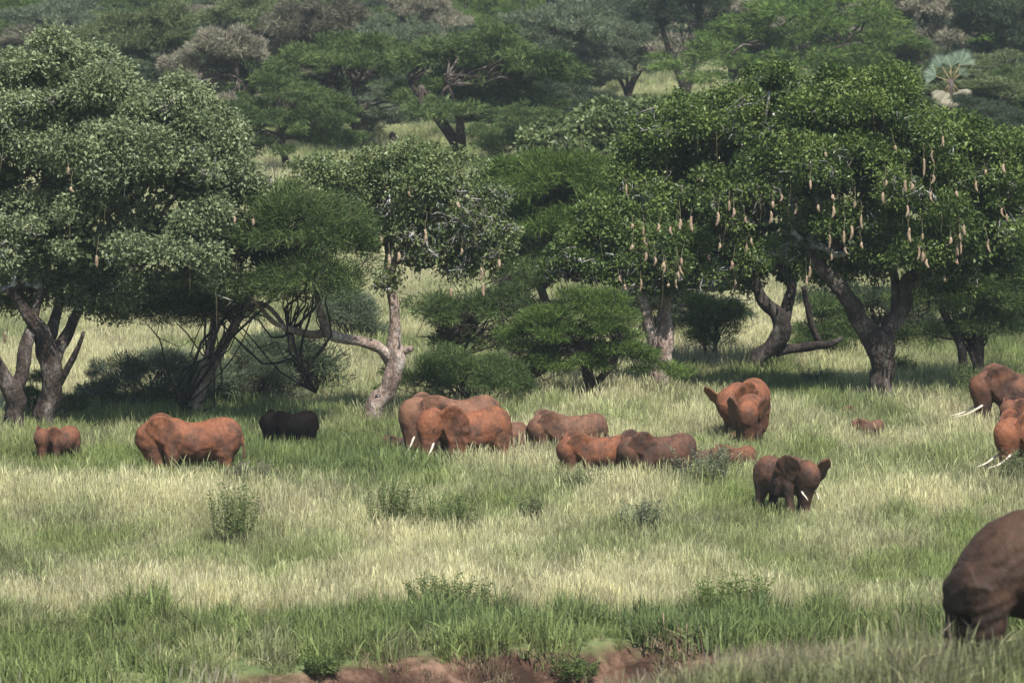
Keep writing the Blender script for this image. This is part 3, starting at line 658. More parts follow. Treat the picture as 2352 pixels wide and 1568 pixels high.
# ------------------------------------------------------------------ acacias seen near enough for their own shapes
def pix_acacia(name, label, base, limbs, blobs, nsub, sprigs, mat, seed, cat='tree', group=None, L=(.25, .6), W=.09, bark='bark_dark', twigs=60, flat=.55, subr=(.6, 1.3), dfac=.8, bare=0):
    r = np.random.default_rng(seed)
    gx, gy = ground(base[0] * PK, base[1] * PK); g0 = float(gz(gx, gy)); sc_ = F / gy
    root = empty(name, (gx, gy, g0)); tag(root, label, cat, group); O = np.array([gx, gy, g0])
    def Wp(px, py, dy=0.0): return P(px, py, gy + dy) - O
    tb = MB(); ends = []
    for k, (pts, depth) in enumerate(limbs):
        arr = [[*Wp(q[0], q[1], depth * i / (len(pts) - 1)), q[2] * PK / sc_ * .5] for i, q in enumerate(pts)]
        if pts[0][1] >= base[1] - 12: arr[0][2] -= .3
        s = spline(np.array(arr), max(8, len(pts) * 4)); tb.tube(s[:, :3], np.maximum(s[:, 3], .02), 10, .1); ends.append(s[-1]); ends.append(s[len(s) // 2])
    bl = []
    for (px, py, rx, ry, dy) in blobs:
        rxm = rx * PK / sc_; rym = ry * PK / sc_; bl.append((Wp(px, py, dy), (rxm, max(rxm * dfac, rym * .7), rym)))
    V, Fc, var, sub = feather_crown(bl, nsub, int(sprigs * .85), r, L, flat, W, subr=subr)
    if not ends: ends = [np.array([0, 0, 0, .1])]
    br = MB()
    for i in range(twigs):
        s_, d_, rr, cv = sub[r.integers(len(sub))]
        e = ends[r.integers(len(ends))] if r.random() < .4 else min(ends, key=lambda q_: np.linalg.norm(q_[:3] - s_))
        pl = crooked(e[:3], s_, r, .34, 7); pl[1:-1, 2] += .07 * np.linalg.norm(pl[-1] - pl[0]) * np.sin(np.linspace(0, np.pi, 7)[1:-1])
        pl = spline(pl, 13); br.tube(pl, np.linspace(r.uniform(.03, .075), .010, 13), 4, 0)
    if bare:
        for i in range(bare):
            s_, d_, rr, cv = sub[r.integers(len(sub))]
            br.tube(crooked(s_, s_ + d_ * rr * 1.3 + r.normal(0, .5, 3), r, 1.0, 5), np.linspace(.03, .01, 5), 3, 0)
    if limbs: tb.build('trunk', M[bark], root)
    br.build('branches', M['bark_dark'], root)
    foliage_obj('crown' if cat == 'tree' else 'foliage', V, Fc, var, M[mat], root)
    return root
pix_acacia('acacia_tree', 'leaning twin-stemmed acacia with dark feathery crown behind the long orange elephant',
    (440, 980), [([(440, 984, 36), (455, 915, 30), (468, 865, 28), (482, 800, 20), (492, 740, 18), (500, 690, 14)], 0), ([(462, 880, 26), (495, 830, 24), (525, 770, 22), (552, 720, 20), (575, 680, 14), (600, 620, 12)], -.5), ([(425, 965, 14), (420, 930, 10)], 0), ([(560, 705, 14), (610, 700, 11), (660, 760, 10), (690, 830, 8), (725, 900, 5)], -1.5)],
    [(690, 530, 130, 90, -4.5), (610, 590, 90, 90, -2), (770, 590, 80, 75, -4.5), (640, 470, 80, 40, -3), (700, 655, 110, 50, -5), (600, 670, 80, 40, -3), (430, 690, 110, 60, 1.5), (340, 720, 70, 50, 2), (500, 720, 60, 40, 1)],
    190, 52000, 'fz_green', 21, twigs=150, bark='bark_red', bare=40, L=(.22, .5))
pix_acacia('acacia_tree', 'drooping dark acacia twigs hanging left of the pale leaning trunk',
    (700, 935), [([(640, 940, 12), (640, 880, 10), (650, 830, 8)], 0)], [(700, 850, 45, 40, 0), (640, 880, 50, 60, .5), (735, 880, 25, 25, 0), (660, 810, 40, 30, 0)], 50, 9000, 'fz_dark', 22, twigs=60, bare=50)
pix_acacia('acacia_tree', 'bright green feathery acacia dome between the centre tree and the fruit trees',
    (1262, 745), [([(1262, 750, 26), (1255, 700, 22), (1240, 650, 18), (1250, 600, 14)], 0)],
    [(1270, 440, 140, 80, 0), (1180, 470, 90, 75, .5), (1350, 460, 80, 80, .5), (1260, 520, 130, 70, 0), (1200, 400, 70, 35, 0), (1330, 395, 80, 32, 0), (1330, 540, 60, 50, .5), (1270, 590, 120, 40, .8), (1190, 560, 70, 40, .6), (1210, 640, 60, 30, .8)],
    210, 58000, 'fz_bright', 23, twigs=80, L=(.35, .85), W=.07, bare=60)
pix_acacia('acacia_tree', 'small round green acacia with a dark forked stem at centre right',
    (1370, 928), [([(1372, 932, 34), (1355, 880, 28), (1345, 830, 22), (1340, 770, 16), (1350, 710, 10)], 0), ([(1360, 890, 20), (1395, 850, 16), (1425, 800, 12)], -.5), ([(1348, 830, 16), (1300, 800, 14), (1240, 830, 10), (1215, 870, 8)], -.5)],
    [(1340, 740, 125, 60, 0), (1250, 780, 105, 60, 0), (1400, 820, 90, 70, 0), (1300, 835, 120, 52, .5), (1180, 850, 70, 45, .4), (1370, 695, 70, 30, 0), (1450, 810, 50, 30, 0), (1510, 850, 60, 16, -.4)],
    170, 36000, 'fz_bright', 24, twigs=130, L=(.18, .42), bare=90, flat=.45, subr=(.35, .85))
pix_acacia('acacia_tree', 'low green acacia with hanging sprays just right of the pale centre trunk',
    (1040, 905), [([(1040, 910, 14), (1035, 850, 12), (1030, 790, 10)], 0)], [(1080, 730, 110, 45, 0), (1000, 720, 60, 40, 0), (1180, 700, 55, 45, .4), (1060, 790, 70, 30, .4), (1190, 790, 50, 50, 0), (1210, 640, 55, 40, 2)],
    100, 20000, 'fz_green', 25, twigs=90, L=(.2, .45), bare=70, subr=(.4, .9))
pix_acacia('thorn_bush', 'dense dark green thorn bush behind the two biggest elephants',
    (1080, 948), [], [(1080, 880, 110, 55, 0), (980, 870, 70, 55, 0), (1170, 900, 60, 40, 0), (1040, 830, 60, 30, .5), (900, 890, 40, 40, 1)], 100, 26000, 'fz_green', 26, 'bush', twigs=40, L=(.16, .38), subr=(.35, .8))
pix_acacia('thorn_bush', 'broad grey-green thorn bush behind the long orange elephant',
    (340, 952), [], [(340, 890, 140, 75, 0), (250, 935, 80, 50, 0), (430, 890, 90, 75, .4), (380, 850, 90, 45, .5), (200, 955, 35, 28, 0), (490, 900, 60, 70, .8)], 150, 38000, 'fz_grey', 27, 'bush', twigs=50, L=(.16, .38), subr=(.35, .85))
pix_acacia('thorn_bush', 'dusky green thorn bush left of the black elephant',
    (600, 945), [], [(590, 870, 80, 70, 0), (540, 910, 60, 50, 0), (640, 900, 45, 50, 0), (600, 810, 60, 40, .4), (470, 870, 60, 60, .5)], 90, 20000, 'fz_grey', 28, 'bush', twigs=30, L=(.16, .38), subr=(.35, .85))
pix_acacia('thorn_bush', 'small leafy bush tucked between the two left-edge trunks',
    (75, 985), [], [(75, 930, 30, 45, 0), (170, 935, 22, 35, 0), (90, 880, 22, 30, 0)], 30, 5000, 'fz_green', 29, 'bush', twigs=10, L=(.16, .34), subr=(.3, .55))
pix_acacia('acacia_tree', 'dark green acacia on two close trunks left of the tusker at the right edge',
    (2235, 888), [([(2218, 892, 24), (2214, 840, 22), (2205, 790, 20), (2180, 740, 18), (2150, 690, 12)], 0), ([(2246, 892, 30), (2248, 840, 26), (2248, 780, 24), (2250, 700, 18)], .3), ([(2246, 850, 12), (2232, 815, 12), (2226, 790, 10)], .2)],
    [(2230, 690, 120, 55, 0), (2130, 700, 80, 45, 0), (2320, 700, 80, 60, 0), (2270, 760, 70, 40, 0), (2230, 640, 110, 40, .5), (2110, 770, 50, 30, -.4), (2330, 620, 60, 70, 0), (2340, 540, 60, 70, 1)],
    170, 38000, 'fz_green', 30, twigs=140, L=(.2, .45), bare=90, subr=(.4, 1.0))
pix_acacia('thorn_bush', 'rounded dark green bush behind the low side limb of the leaning tree',
    (1905, 838), [], [(1900, 780, 75, 45, 0), (1850, 800, 40, 32, 0), (1960, 790, 40, 40, 0), (1920, 730, 60, 40, .3), (1870, 710, 40, 30, 0)], 70, 15000, 'fz_green', 31, 'bush', twigs=40, L=(.2, .45), subr=(.4, .9))
pix_acacia('acacia_tree', 'small green acacia standing alone behind the black-trunked leaning tree',
    (1635, 842), [([(1640, 845, 14), (1642, 800, 12), (1645, 750, 10)], 0), ([(1628, 845, 12), (1620, 800, 10), (1610, 750, 8)], 0)], [(1640, 720, 60, 35, 0), (1590, 750, 45, 30, 0), (1680, 745, 35, 30, 0), (1630, 780, 45, 22, 0)], 60, 7000, 'fz_bright', 32, twigs=60, L=(.2, .45), bare=40, subr=(.4, .9))
pix_acacia('thorn_bush', 'grey-green bush under the long bare limb of the centre tree',
    (810, 800), [], [(810, 745, 60, 40, 0), (770, 715, 40, 30, 0), (850, 770, 40, 28, 0), (800, 700, 50, 24, .3)], 60, 12000, 'fz_grey', 33, 'bush', twigs=30, L=(.2, .45), subr=(.4, .9))
pix_acacia('acacia_tree', 'twiggy dark acacia under the crown between the mottled trunk and the leaning trunk',
    (1600, 790), [([(1600, 795, 16), (1595, 740, 12), (1580, 690, 9)], 0)], [(1560, 710, 90, 36, 0), (1650, 720, 60, 34, 0), (1480, 700, 60, 32, 0), (1540, 760, 40, 26, 0)], 70, 14000, 'fz_dark', 41, twigs=110, bare=90, L=(.2, .45), subr=(.4, .9))
pix_acacia('acacia_tree', 'dark shaded acacia filling the gap between the V of the stout trunk',
    (2020, 800), [([(2020, 805, 14), (2015, 760, 12), (2000, 700, 9)], 0)], [(2010, 690, 90, 40, 0), (1940, 720, 60, 36, 0), (2090, 740, 60, 40, 0), (2140, 780, 50, 26, 0), (1860, 690, 50, 30, 0)], 80, 16000, 'fz_dark', 42, twigs=70, bare=60, L=(.2, .45), subr=(.4, .9))
pix_acacia('acacia_tree', 'hazy green acacia behind the black-elephant bush, left of the long bare limb',
    (420, 770), [([(420, 775, 16), (415, 730, 12), (400, 690, 9)], 0)], [(400, 700, 120, 40, 0), (520, 720, 70, 34, 0), (300, 700, 70, 30, 0)], 60, 12000, 'fz_dark', 43, twigs=60, bare=50, L=(.2, .45), subr=(.4, .9))
pix_acacia('thorn_bush', 'low dark green bush at the far right edge beyond the tusker',
    (2345, 790), [], [(2340, 740, 50, 40, 0), (2380, 720, 50, 50, 0)], 30, 6000, 'fz_dark', 34, 'bush', twigs=20, L=(.2, .45), subr=(.4, .9))

# ------------------------------------------------------------------ far acacias: six built shapes, then copies
def acacia_proto(seed, kind):
    r = np.random.default_rng(seed); root = empty('acacia_tree', (0, 0, 0))
    w_, h_ = 6.0, 8.0; tb = MB(); ends = []
    nst = [2, 3, 1, 4, 2, 3][seed % 6]
    for i in range(nst):
        az = r.uniform(0, 6.28); rr = r.uniform(.5, 1.3) if nst > 1 else .2
        pts = np.array([[0, 0, -.3, .30], [.2 * np.cos(az), .2 * np.sin(az), 1.0, .24], [rr * np.cos(az), rr * np.sin(az), 2.6, .18], [rr * 2.2 * np.cos(az), rr * 2.2 * np.sin(az), 4.6, .11]])
        pts[:, :2] += r.normal(0, .12, (4, 2)); s = spline(pts, 12); tb.tube(s[:, :3], s[:, 3], 8, .1); ends += [s[-1], s[8]]
    bl = []
    if kind == 'umbrella':
        for i in range(9):
            a = r.uniform(0, 6.28); d = r.uniform(0, 3.9); bl.append(((d * np.cos(a), d * np.sin(a), 6.3 - .13 * d * d / 3 + r.uniform(-.5, .4)), (r.uniform(1.6, 2.6), r.uniform(1.6, 2.6), r.uniform(.7, 1.3))))
        for i in range(3):
            a = r.uniform(0, 6.28); d = r.uniform(2.0, 4.0); bl.append(((d * np.cos(a), d * np.sin(a), 4.0), (1.5, 1.5, .7)))
    elif kind == 'dome':
        bl = [((0, 0, 5.0), (3.6, 3.6, 2.7))]
        for i in range(9):
            a = i * .7; d = r.uniform(3.2, 4.3); bl.append(((d * np.cos(a), d * np.sin(a), r.uniform(2.6, 4.8)), (2.0, 2.0, 1.4)))
    else:
        for i in range(11):
            a = r.uniform(0, 6.28); d = r.uniform(0, 3.6); bl.append(((d * np.cos(a), d * np.sin(a), r.uniform(3.6, 7.0)), (r.uniform(1.4, 2.4), r.uniform(1.4, 2.4), r.uniform(.8, 1.5))))
    for i in range(4):
        a = r.uniform(0, 6.28); d = r.uniform(2.4, 4.2); bl.append(((d * np.cos(a), d * np.sin(a), r.uniform(2.0, 3.4)), (1.6, 1.6, .9)))
    V, Fc, var, sub = feather_crown(bl, 190, 36000, r, (.22, .62), .45, .125, subr=(.45, 1.15))
    br = MB()
    for i in range(60):
        s_, d_, rr, cv = sub[r.integers(len(sub))]; e = min(ends, key=lambda q_: np.linalg.norm(q_[:3] - s_))
        pl = spline(crooked(e[:3], s_, r, .35, 6), 9); br.tube(pl, np.linspace(.09, .02, 9), 4, 0)
    tb.build('trunk', M['bark'], root); br.build('branches', M['bark'], root)
    foliage_obj('crown', V, Fc, var, M['fz_green'], root)
    return root
protos = [acacia_proto(100, 'umbrella'), acacia_proto(101, 'dome'), acacia_proto(102, 'loose'), acacia_proto(103, 'umbrella'), acacia_proto(104, 'dome'), acacia_proto(105, 'loose')]
used = [False] * 6
def place_acacia(pr, cx, base_y, top_y, width, mat, label, group=None, rz=0.0):
    """pixel notes in the 2352 px copy: centre x, foot y, top y, crown width"""
    gx, gy = ground(cx * PK, base_y * PK); g0 = float(gz(gx, gy)); s_ = F / gy
    hh = (base_y - top_y) * PK / s_; ww = width * PK / s_
    src = protos[pr]
    if not used[pr]:
        o = src; used[pr] = True; kids = list(src.children)
    else:
        o = src.copy(); COL.objects.link(o); kids = []
        for ch in src.children:
            c = ch.copy(); COL.objects.link(c); c.parent = o; kids.append(c)
    o.location = (gx, gy, g0); o.rotation_euler = (0, 0, rz); o.scale = (ww / 9.2, ww / 9.2, hh / 7.2)
    for c in kids:
        if c.name.startswith('crown'):
            c.material_slots[0].link = 'OBJECT'; c.material_slots[0].material = M[mat]
    tag(o, label, 'tree', group)
    return o
FAR = [
 (0, 120, 250, 70, 360, 'fz_brown', 'brownish-green acacia crown rising behind the left giant tree'),
 (2, 330, 300, 30, 330, 'fz_olive', 'large dull olive acacia in the upper left, right of the giant tree top'),
 (1, 300, 330, 150, 200, 'fz_dark', 'small dark green acacia showing in the notch of the left giant tree'),
 (3, 525, 345, 85, 260, 'fz_tan', 'pale tan nearly leafless acacia in the upper left'),
 (5, 560, 250, 0, 300, 'fz_olive', 'olive green acacia above and behind the tan leafless one'),
 (2, 750, 260, 10, 270, 'fz_brown', 'dull brown loose acacia above the big green umbrella tree'),
 (3, 950, 200, -10, 190, 'fz_tan', 'whitish leafless acacia crown at the top edge left of centre'),
 (1, 1112, 170, -20, 180, 'fz_bright', 'small bright green acacia at the top edge near centre'),
 (0, 830, 355, 95, 370, 'fz_green', 'wide green umbrella acacia on several leaning dark stems over a sunny glade'),
 (5, 1065, 385, 85, 430, 'fz_green', 'big green acacia with forked trunk in the sunny glade behind the centre tree'),
 (4, 650, 405, 195, 310, 'fz_green', 'dense low green acacia dome right of the left giant tree'),
 (2, 1275, 258, 20, 330, 'fz_grey', 'tall grey-green acacia with slim dark trunk at top centre'),
 (5, 1440, 250, 60, 220, 'fz_grey', 'hazy grey-green acacia left of the tall curved dark trunk'),
 (1, 1690, 200, 0, 300, 'fz_tan', 'pale greyish acacia crowns behind the bright green dome'),
 (1, 1850, 262, 8, 520, 'fz_bright', 'broad bright green acacia dome at the upper right'),
 (0, 2080, 220, -20, 330, 'fz_tan', 'grey-tan leafless umbrella acacia above the palm'),
 (5, 2085, 262, 90, 200, 'fz_olive', 'olive acacia between the bright green dome and the palm'),
 (2, 2290, 270, -10, 280, 'fz_dark', 'nearly black loose acacia in the top right corner'),
 (1, 2310, 340, 165, 240, 'fz_green', 'dense green acacia below the black one at the right edge'),
 (4, 2240, 400, 235, 240, 'fz_dark', 'dark green low acacia behind the shoulder of the biggest fruit tree'),
 (1, 1200, 400, 250, 190, 'fz_green', 'small round green acacia right of the glade trunk'),
 (4, 1385, 330, 212, 180, 'fz_olive', 'small olive bush-like acacia above the pale grey-green tree top'),
 (3, 60, 150, 15, 260, 'fz_green', 'far green acacia in the top left corner'),
 (0, 480, 130, -40, 260, 'fz_grey', 'far grey acacia at the top edge behind the olive one'),
 (5, 1250, 130, -40, 260, 'fz_tan', 'far pale grey acacia at the top edge above the slim dark trunk'),
 (2, 1440, 120, -50, 240, 'fz_tan', 'far whitish grey acacia at the top edge beside the tall curved trunk'),
 (3, 2000, 110, -20, 220, 'fz_grey', 'far grey-green acacia at the top edge above the bright dome'),
 (1, 720, 130, -40, 240, 'fz_dark', 'far dark acacia at the top edge left of the whitish crown'),
 (0, 1640, 330, 215, 150, 'fz_green', 'low green acacia at the foot of the tall curved trunk'),
 (4, 1150, 320, 150, 220, 'fz_green', 'green acacia dome filling in right of the forked glade tree'),
 (2, 900, 280, 60, 260, 'fz_grey', 'grey-green acacia between the umbrella tree and the whitish crown'),
 (5, 620, 230, 60, 220, 'fz_dark', 'dark olive acacia right of the tan leafless one'),
 (1, 200, 400, 250, 200, 'fz_dark', 'dark acacia mostly hidden behind the left giant tree'),
 (4, 1760, 335, 190, 200, 'fz_green', 'mid green acacia tucked under the left side of the bright dome'),
]
for k, (pr, cx, by_, ty, wd, mt, lab) in enumerate(FAR):
    place_acacia(pr, cx, by_, ty, wd, mt, lab, 'acacias in the far woodland', rz=k * 1.37)
r = np.random.default_rng(55)
TONE = {'fz_green': 'green', 'fz_grey': 'grey-green', 'fz_olive': 'olive', 'fz_brown': 'brownish', 'fz_tan': 'pale bare-twigged', 'fz_dark': 'dark', 'fz_bright': 'bright green'}
SHP = ['umbrella-shaped', 'domed', 'ragged', 'flat-topped', 'rounded', 'loose']
MARK = [(120, 'above the left giant tree'), (330, 'behind the right shoulder of the left giant tree'), (530, 'around the tan leafless acacia'), (760, 'left of the sunny glade'), (960, 'above the sunny glade'),
        (1160, 'just right of the sunny glade'), (1330, 'near the slim dark trunk at top centre'), (1520, 'around the tall curved dark trunk'), (1720, 'left of the bright green dome'), (1900, 'behind the bright green dome'), (2090, 'left of the fan palm'), (2260, 'right of the fan palm')]
def mark(cx): return min(MARK, key=lambda m_: abs(m_[0] - cx))[1]
mats = ['fz_green', 'fz_grey', 'fz_olive', 'fz_brown', 'fz_tan', 'fz_dark', 'fz_green', 'fz_bright']
seen_ = set()
rows = [(330, 11, 230), (285, 13, 190), (240, 14, 175), (200, 15, 165), (160, 15, 165), (120, 16, 160), (80, 16, 160), (35, 16, 160), (-10, 16, 160), (-50, 14, 185)]
for ri, (bv, cnt, stp) in enumerate(rows):
    for k in range(cnt):
        cx = -120 + k * stp + r.uniform(-.35, .35) * stp + (ri % 2) * stp * .5; by_ = bv + r.uniform(-16, 16)
        if by_ > 225 and (770 < cx < 1150 or 1270 < cx < 1480 or 1500 < cx < 1640): continue
        if by_ > 130 and 1410 < cx < 1740: continue
        if by_ > 170 and 1600 < cx < 2130: continue
        if by_ > 120 and 1740 < cx < 1960: continue
        gx, gy = ground(cx * PK, by_ * PK); s_ = F / gy
        wdt = r.uniform(11, 17) * s_ / PK; hgt = r.uniform(6.5, 9.5) * s_ / PK
        if by_ > 225: hgt *= .72
        for _try in range(12):
          mt = mats[int(r.integers(8))] if by_ < 200 else ['fz_green', 'fz_dark', 'fz_grey', 'fz_olive'][int(r.integers(4))]
          pr = int(r.integers(6))
          dist = 'nearer' if bv > 250 else 'middle-distance' if bv > 130 else 'distant' if bv > 40 else 'farthest'
          lab_ = '%s %s %s acacia %s' % (dist, TONE[mt], SHP[pr], mark(cx))
          if lab_ not in seen_: break
        seen_.add(lab_)
        place_acacia(pr, cx, by_, by_ - hgt, wdt, mt, lab_, 'acacias in the crowded woodland', rz=r.uniform(0, 6))

# the tall dark acacia with a curved bare stem
pix_acacia('acacia_tree', 'tall nearly black acacia on a long curved bare trunk at the top right of centre',
    (1575, 245), [([(1578, 250, 26), (1572, 205, 22), (1555, 160, 16), (1535, 110, 13), (1520, 60, 10)], 0), ([(1578, 215, 18), (1590, 170, 12), (1600, 110, 9), (1605, 50, 8)], .5)],
    [(1520, 40, 80, 45, 0), (1610, 30, 70, 50, 0), (1560, -30, 110, 50, 0), (1500, 90, 40, 25, 0), (1650, 70, 40, 40, .5)], 110, 24000, 'fz_dark', 40, twigs=90, L=(.3, .7), W=.12, subr=(.6, 1.3))

# ------------------------------------------------------------------ fan palm
pg = ground(2183 * PK, 372 * PK); palm = empty('fan_palm', (pg[0], pg[1], float(gz(*pg))))
tag(palm, 'blue-green fan palm with dry hanging fronds sticking up behind the biggest fruit tree', 'palm')
r = np.random.default_rng(77); ps = F / pg[1]; ztop_ = (372 - 186) * PK / ps
tb = MB(); tb.tube([(0, 0, -.3), (.05, 0, ztop_ * .5), (0, 0, ztop_ + .2)], [.26, .22, .24], 10, .1); tb.build('trunk', M['bark'], palm)
def frond(az, el, Lp, Lf, mat, fold):
    az = R(az); el = R(el); d = np.array([math.cos(az) * math.cos(el), math.sin(az) * math.cos(el) * .7, math.sin(el)]); d /= np.linalg.norm(d)
    side = unit(np.cross(d, np.array([0.1, -1, .05]))); b0 = np.array([0, 0, ztop_]); tip = b0 + d * Lp
    V = []; Fc = []; var = []; k = 0
    for i in range(17):
        a = R(-52 + 104 * i / 16); q = unit(d * math.cos(a) + side * math.sin(a)); w_ = unit(np.cross(q, np.cross(d, side))) * Lf * .055
        e = tip + q * Lf * (1 - .12 * abs(math.sin(a))) - np.array([0, 0, fold * Lf * abs(math.sin(a))])
        mdl = tip + q * Lf * .55; V += [tip, mdl - w_, e, mdl + w_]; Fc.append((k, k + 1, k + 2, k + 3)); k += 4; var += [r.uniform(.2, 1)] * 4
    fo = foliage_obj('frond', np.array(V), np.array(Fc), np.array(var), mat, palm)
    sb = MB(); sb.tube([b0, b0 + d * Lp * .5, tip + d * .15], [.055, .04, .02], 5); sb.build('stalk', M['palm_stalk'], fo)
    return fo
for az, el, lp, lf in ((8, 62, 1.5, 1.65), (172, 60, 1.35, 1.35), (255, 86, 1.2, 1.25), (186, 20, 1.25, 1.25), (-25, 38, .9, .85), (100, 70, 1.2, 1.2)):
    frond(az, el, lp, lf, M['palm'], .22)
for az, el in ((-18, -48), (200, -52), (-70, -80), (-110, -76), (-45, -62), (225, -64)):
    frond(az, el, .9, 1.3, M['palm_dry'], .1)['label'] = 'dry grey-tan hanging frond'

# ------------------------------------------------------------------ termite mound in the glade
tg = ground(902 * PK, 352 * PK)
mbm = MB(); zz = np.linspace(-.2, 1.9, 9); mbm.tube(np.stack([.12 * np.sin(zz * 2), 0 * zz, zz], -1), [1.15, 1.1, 1.0, .85, .7, .6, .42, .25, .08], 12, .22)
tm = mbm.build('termite_mound', M['mound'], None, loc=(tg[0], tg[1], float(gz(*tg)))); tag(tm, 'small dark pointed mound under the leaning stem in the sunny glade', 'termite mound')

# ------------------------------------------------------------------ weeds and low shrubs standing in the grass
def weed(px, py, wpx, hpx, mat, label, seed, name='weed_clump', cat='weed clump'):
    r = np.random.default_rng(seed); gx, gy = ground(px * PK, py * PK); s_ = F / gy
    w_ = 1.25 * wpx * PK / s_; h_ = 1.45 * hpx * PK / s_ + .15
    root = empty(name, (gx, gy, float(gz(gx, gy)))); tag(root, label, cat)
    sb = MB(); C = []; D = []
    for i in range(int(18 + w_ * 11)):
        a = r.uniform(0, 6.28); d = r.uniform(0, .5) ** .7 * w_; b0 = np.array([d * .6 * np.cos(a), d * .6 * np.sin(a), -.05]); t1 = np.array([d * np.cos(a), d * np.sin(a), h_ * r.uniform(.65, 1.05)])
        st = crooked(b0, t1, r, .3, 6); sb.tube(st, np.linspace(.014, .006, 6), 3, 0)
        k = 60; t = r.uniform(.3, 1.02, k); base = b0 + (t1 - b0) * t[:, None]; dd = unit(np.stack([r.normal(0, 1, k), r.normal(0, 1, k), r.uniform(-.1, 1.0, k)], -1))
        C.append(base + dd * r.uniform(.03, .16, (k, 1))); D.append(dd)
    C = np.vstack(C); D = np.vstack(D); LL = r.uniform(.06, .15, len(C)); V, Fc = leaf_quads(C, D, LL, LL * .30, r)
    sb.build('stems', M['cord'], root)['kind'] = 'stuff'; foliage_obj('foliage', V, Fc, np.repeat(np.clip(r.normal(.72, .25, len(C)), 0, 1), 4), M[mat], root)
for i, a in enumerate([
    (905, 1225, 110, 80, 'fz_green', 'tall dark green weed clump in the middle of the meadow'),
    (1035, 1235, 110, 62, 'fz_green', 'lower spreading weed clump just right of the tallest meadow weeds'),
    (540, 1260, 80, 95, 'fz_green', 'upright green weed clump left of centre in the meadow'),
    (1620, 1135, 130, 70, 'fz_grey', 'low grey-green shrub in the grass left of the lone young elephant'),
    (1335, 1155, 90, 50, 'fz_olive', 'olive weed clump in pale grass below the pair of grazing elephants'),
    (575, 1130, 90, 45, 'fz_brown', 'dull brownish weed patch below the long orange elephant'),
    (350, 1085, 60, 45, 'fz_green', 'small dark weed below the head of the long orange elephant'),
    (1030, 1420, 200, 50, 'fz_green', 'lush green weed mass on top of the red soil bank'),
    (1680, 1415, 140, 60, 'fz_bright', 'bright yellow-green weed clump on the bank right of centre'),
    (2290, 930, 150, 62, 'fz_green', 'leafy weed patch under the chin of the tusker at the right edge'),
    (2075, 880, 40, 40, 'fz_green', 'sprig of leaves beside the stout V-shaped trunk'),
    (1885, 900, 60, 30, 'fz_dark', 'dark weed clump in the shade left of the stout V-shaped trunk'),
    (2330, 1135, 60, 60, 'fz_olive', 'grey-green weed at the right edge above the nearest elephant'),
    (1320, 1500, 80, 28, 'fz_green', 'green clump hanging over the bare red soil'),
    (740, 1535, 60, 24, 'fz_green', 'bluish green clump on the bare soil edge'),
    (1215, 1215, 60, 50, 'fz_olive', 'faint olive weed in the middle of the meadow right of the dark clumps'),
    (1470, 1240, 70, 60, 'fz_grey', 'grey-green weed stems in the pale meadow right of centre'),
]): weed(*a, seed=200 + i)

# ------------------------------------------------------------------ elephants
def rot_about(p, piv, yaw, pitch, roll=0.0, hs=1.16):
    mt = Matrix.Rotation(yaw, 3, 'Z') @ Matrix.Rotation(pitch, 3, 'Y') @ Matrix.Rotation(roll, 3, 'X')
    return np.array([list(mt @ (Vector(q - piv) * hs) + Vector(piv)) for q in np.atleast_2d(p)])
def ell_tube(bm_parts, stations, seg=20):
    """stations: (centre xyz, half-height, half-width, axis) -> closed loft whose rings lie across the axis"""
    rings = []
    for c, hh, hw, ax in stations:
        ax = unit(np.array(ax, float)); yv = np.array([0, 1.0, 0]); side = unit(yv - ax * float(yv @ ax)); up = np.cross(ax, side)
        th = np.linspace(0, 2 * np.pi, seg, endpoint=False)
        rings.append(np.array(c) + np.outer(np.cos(th) * hw, side) + np.outer(np.sin(th) * hh, up))
    bm_parts.append((np.vstack(rings), len(stations), seg))
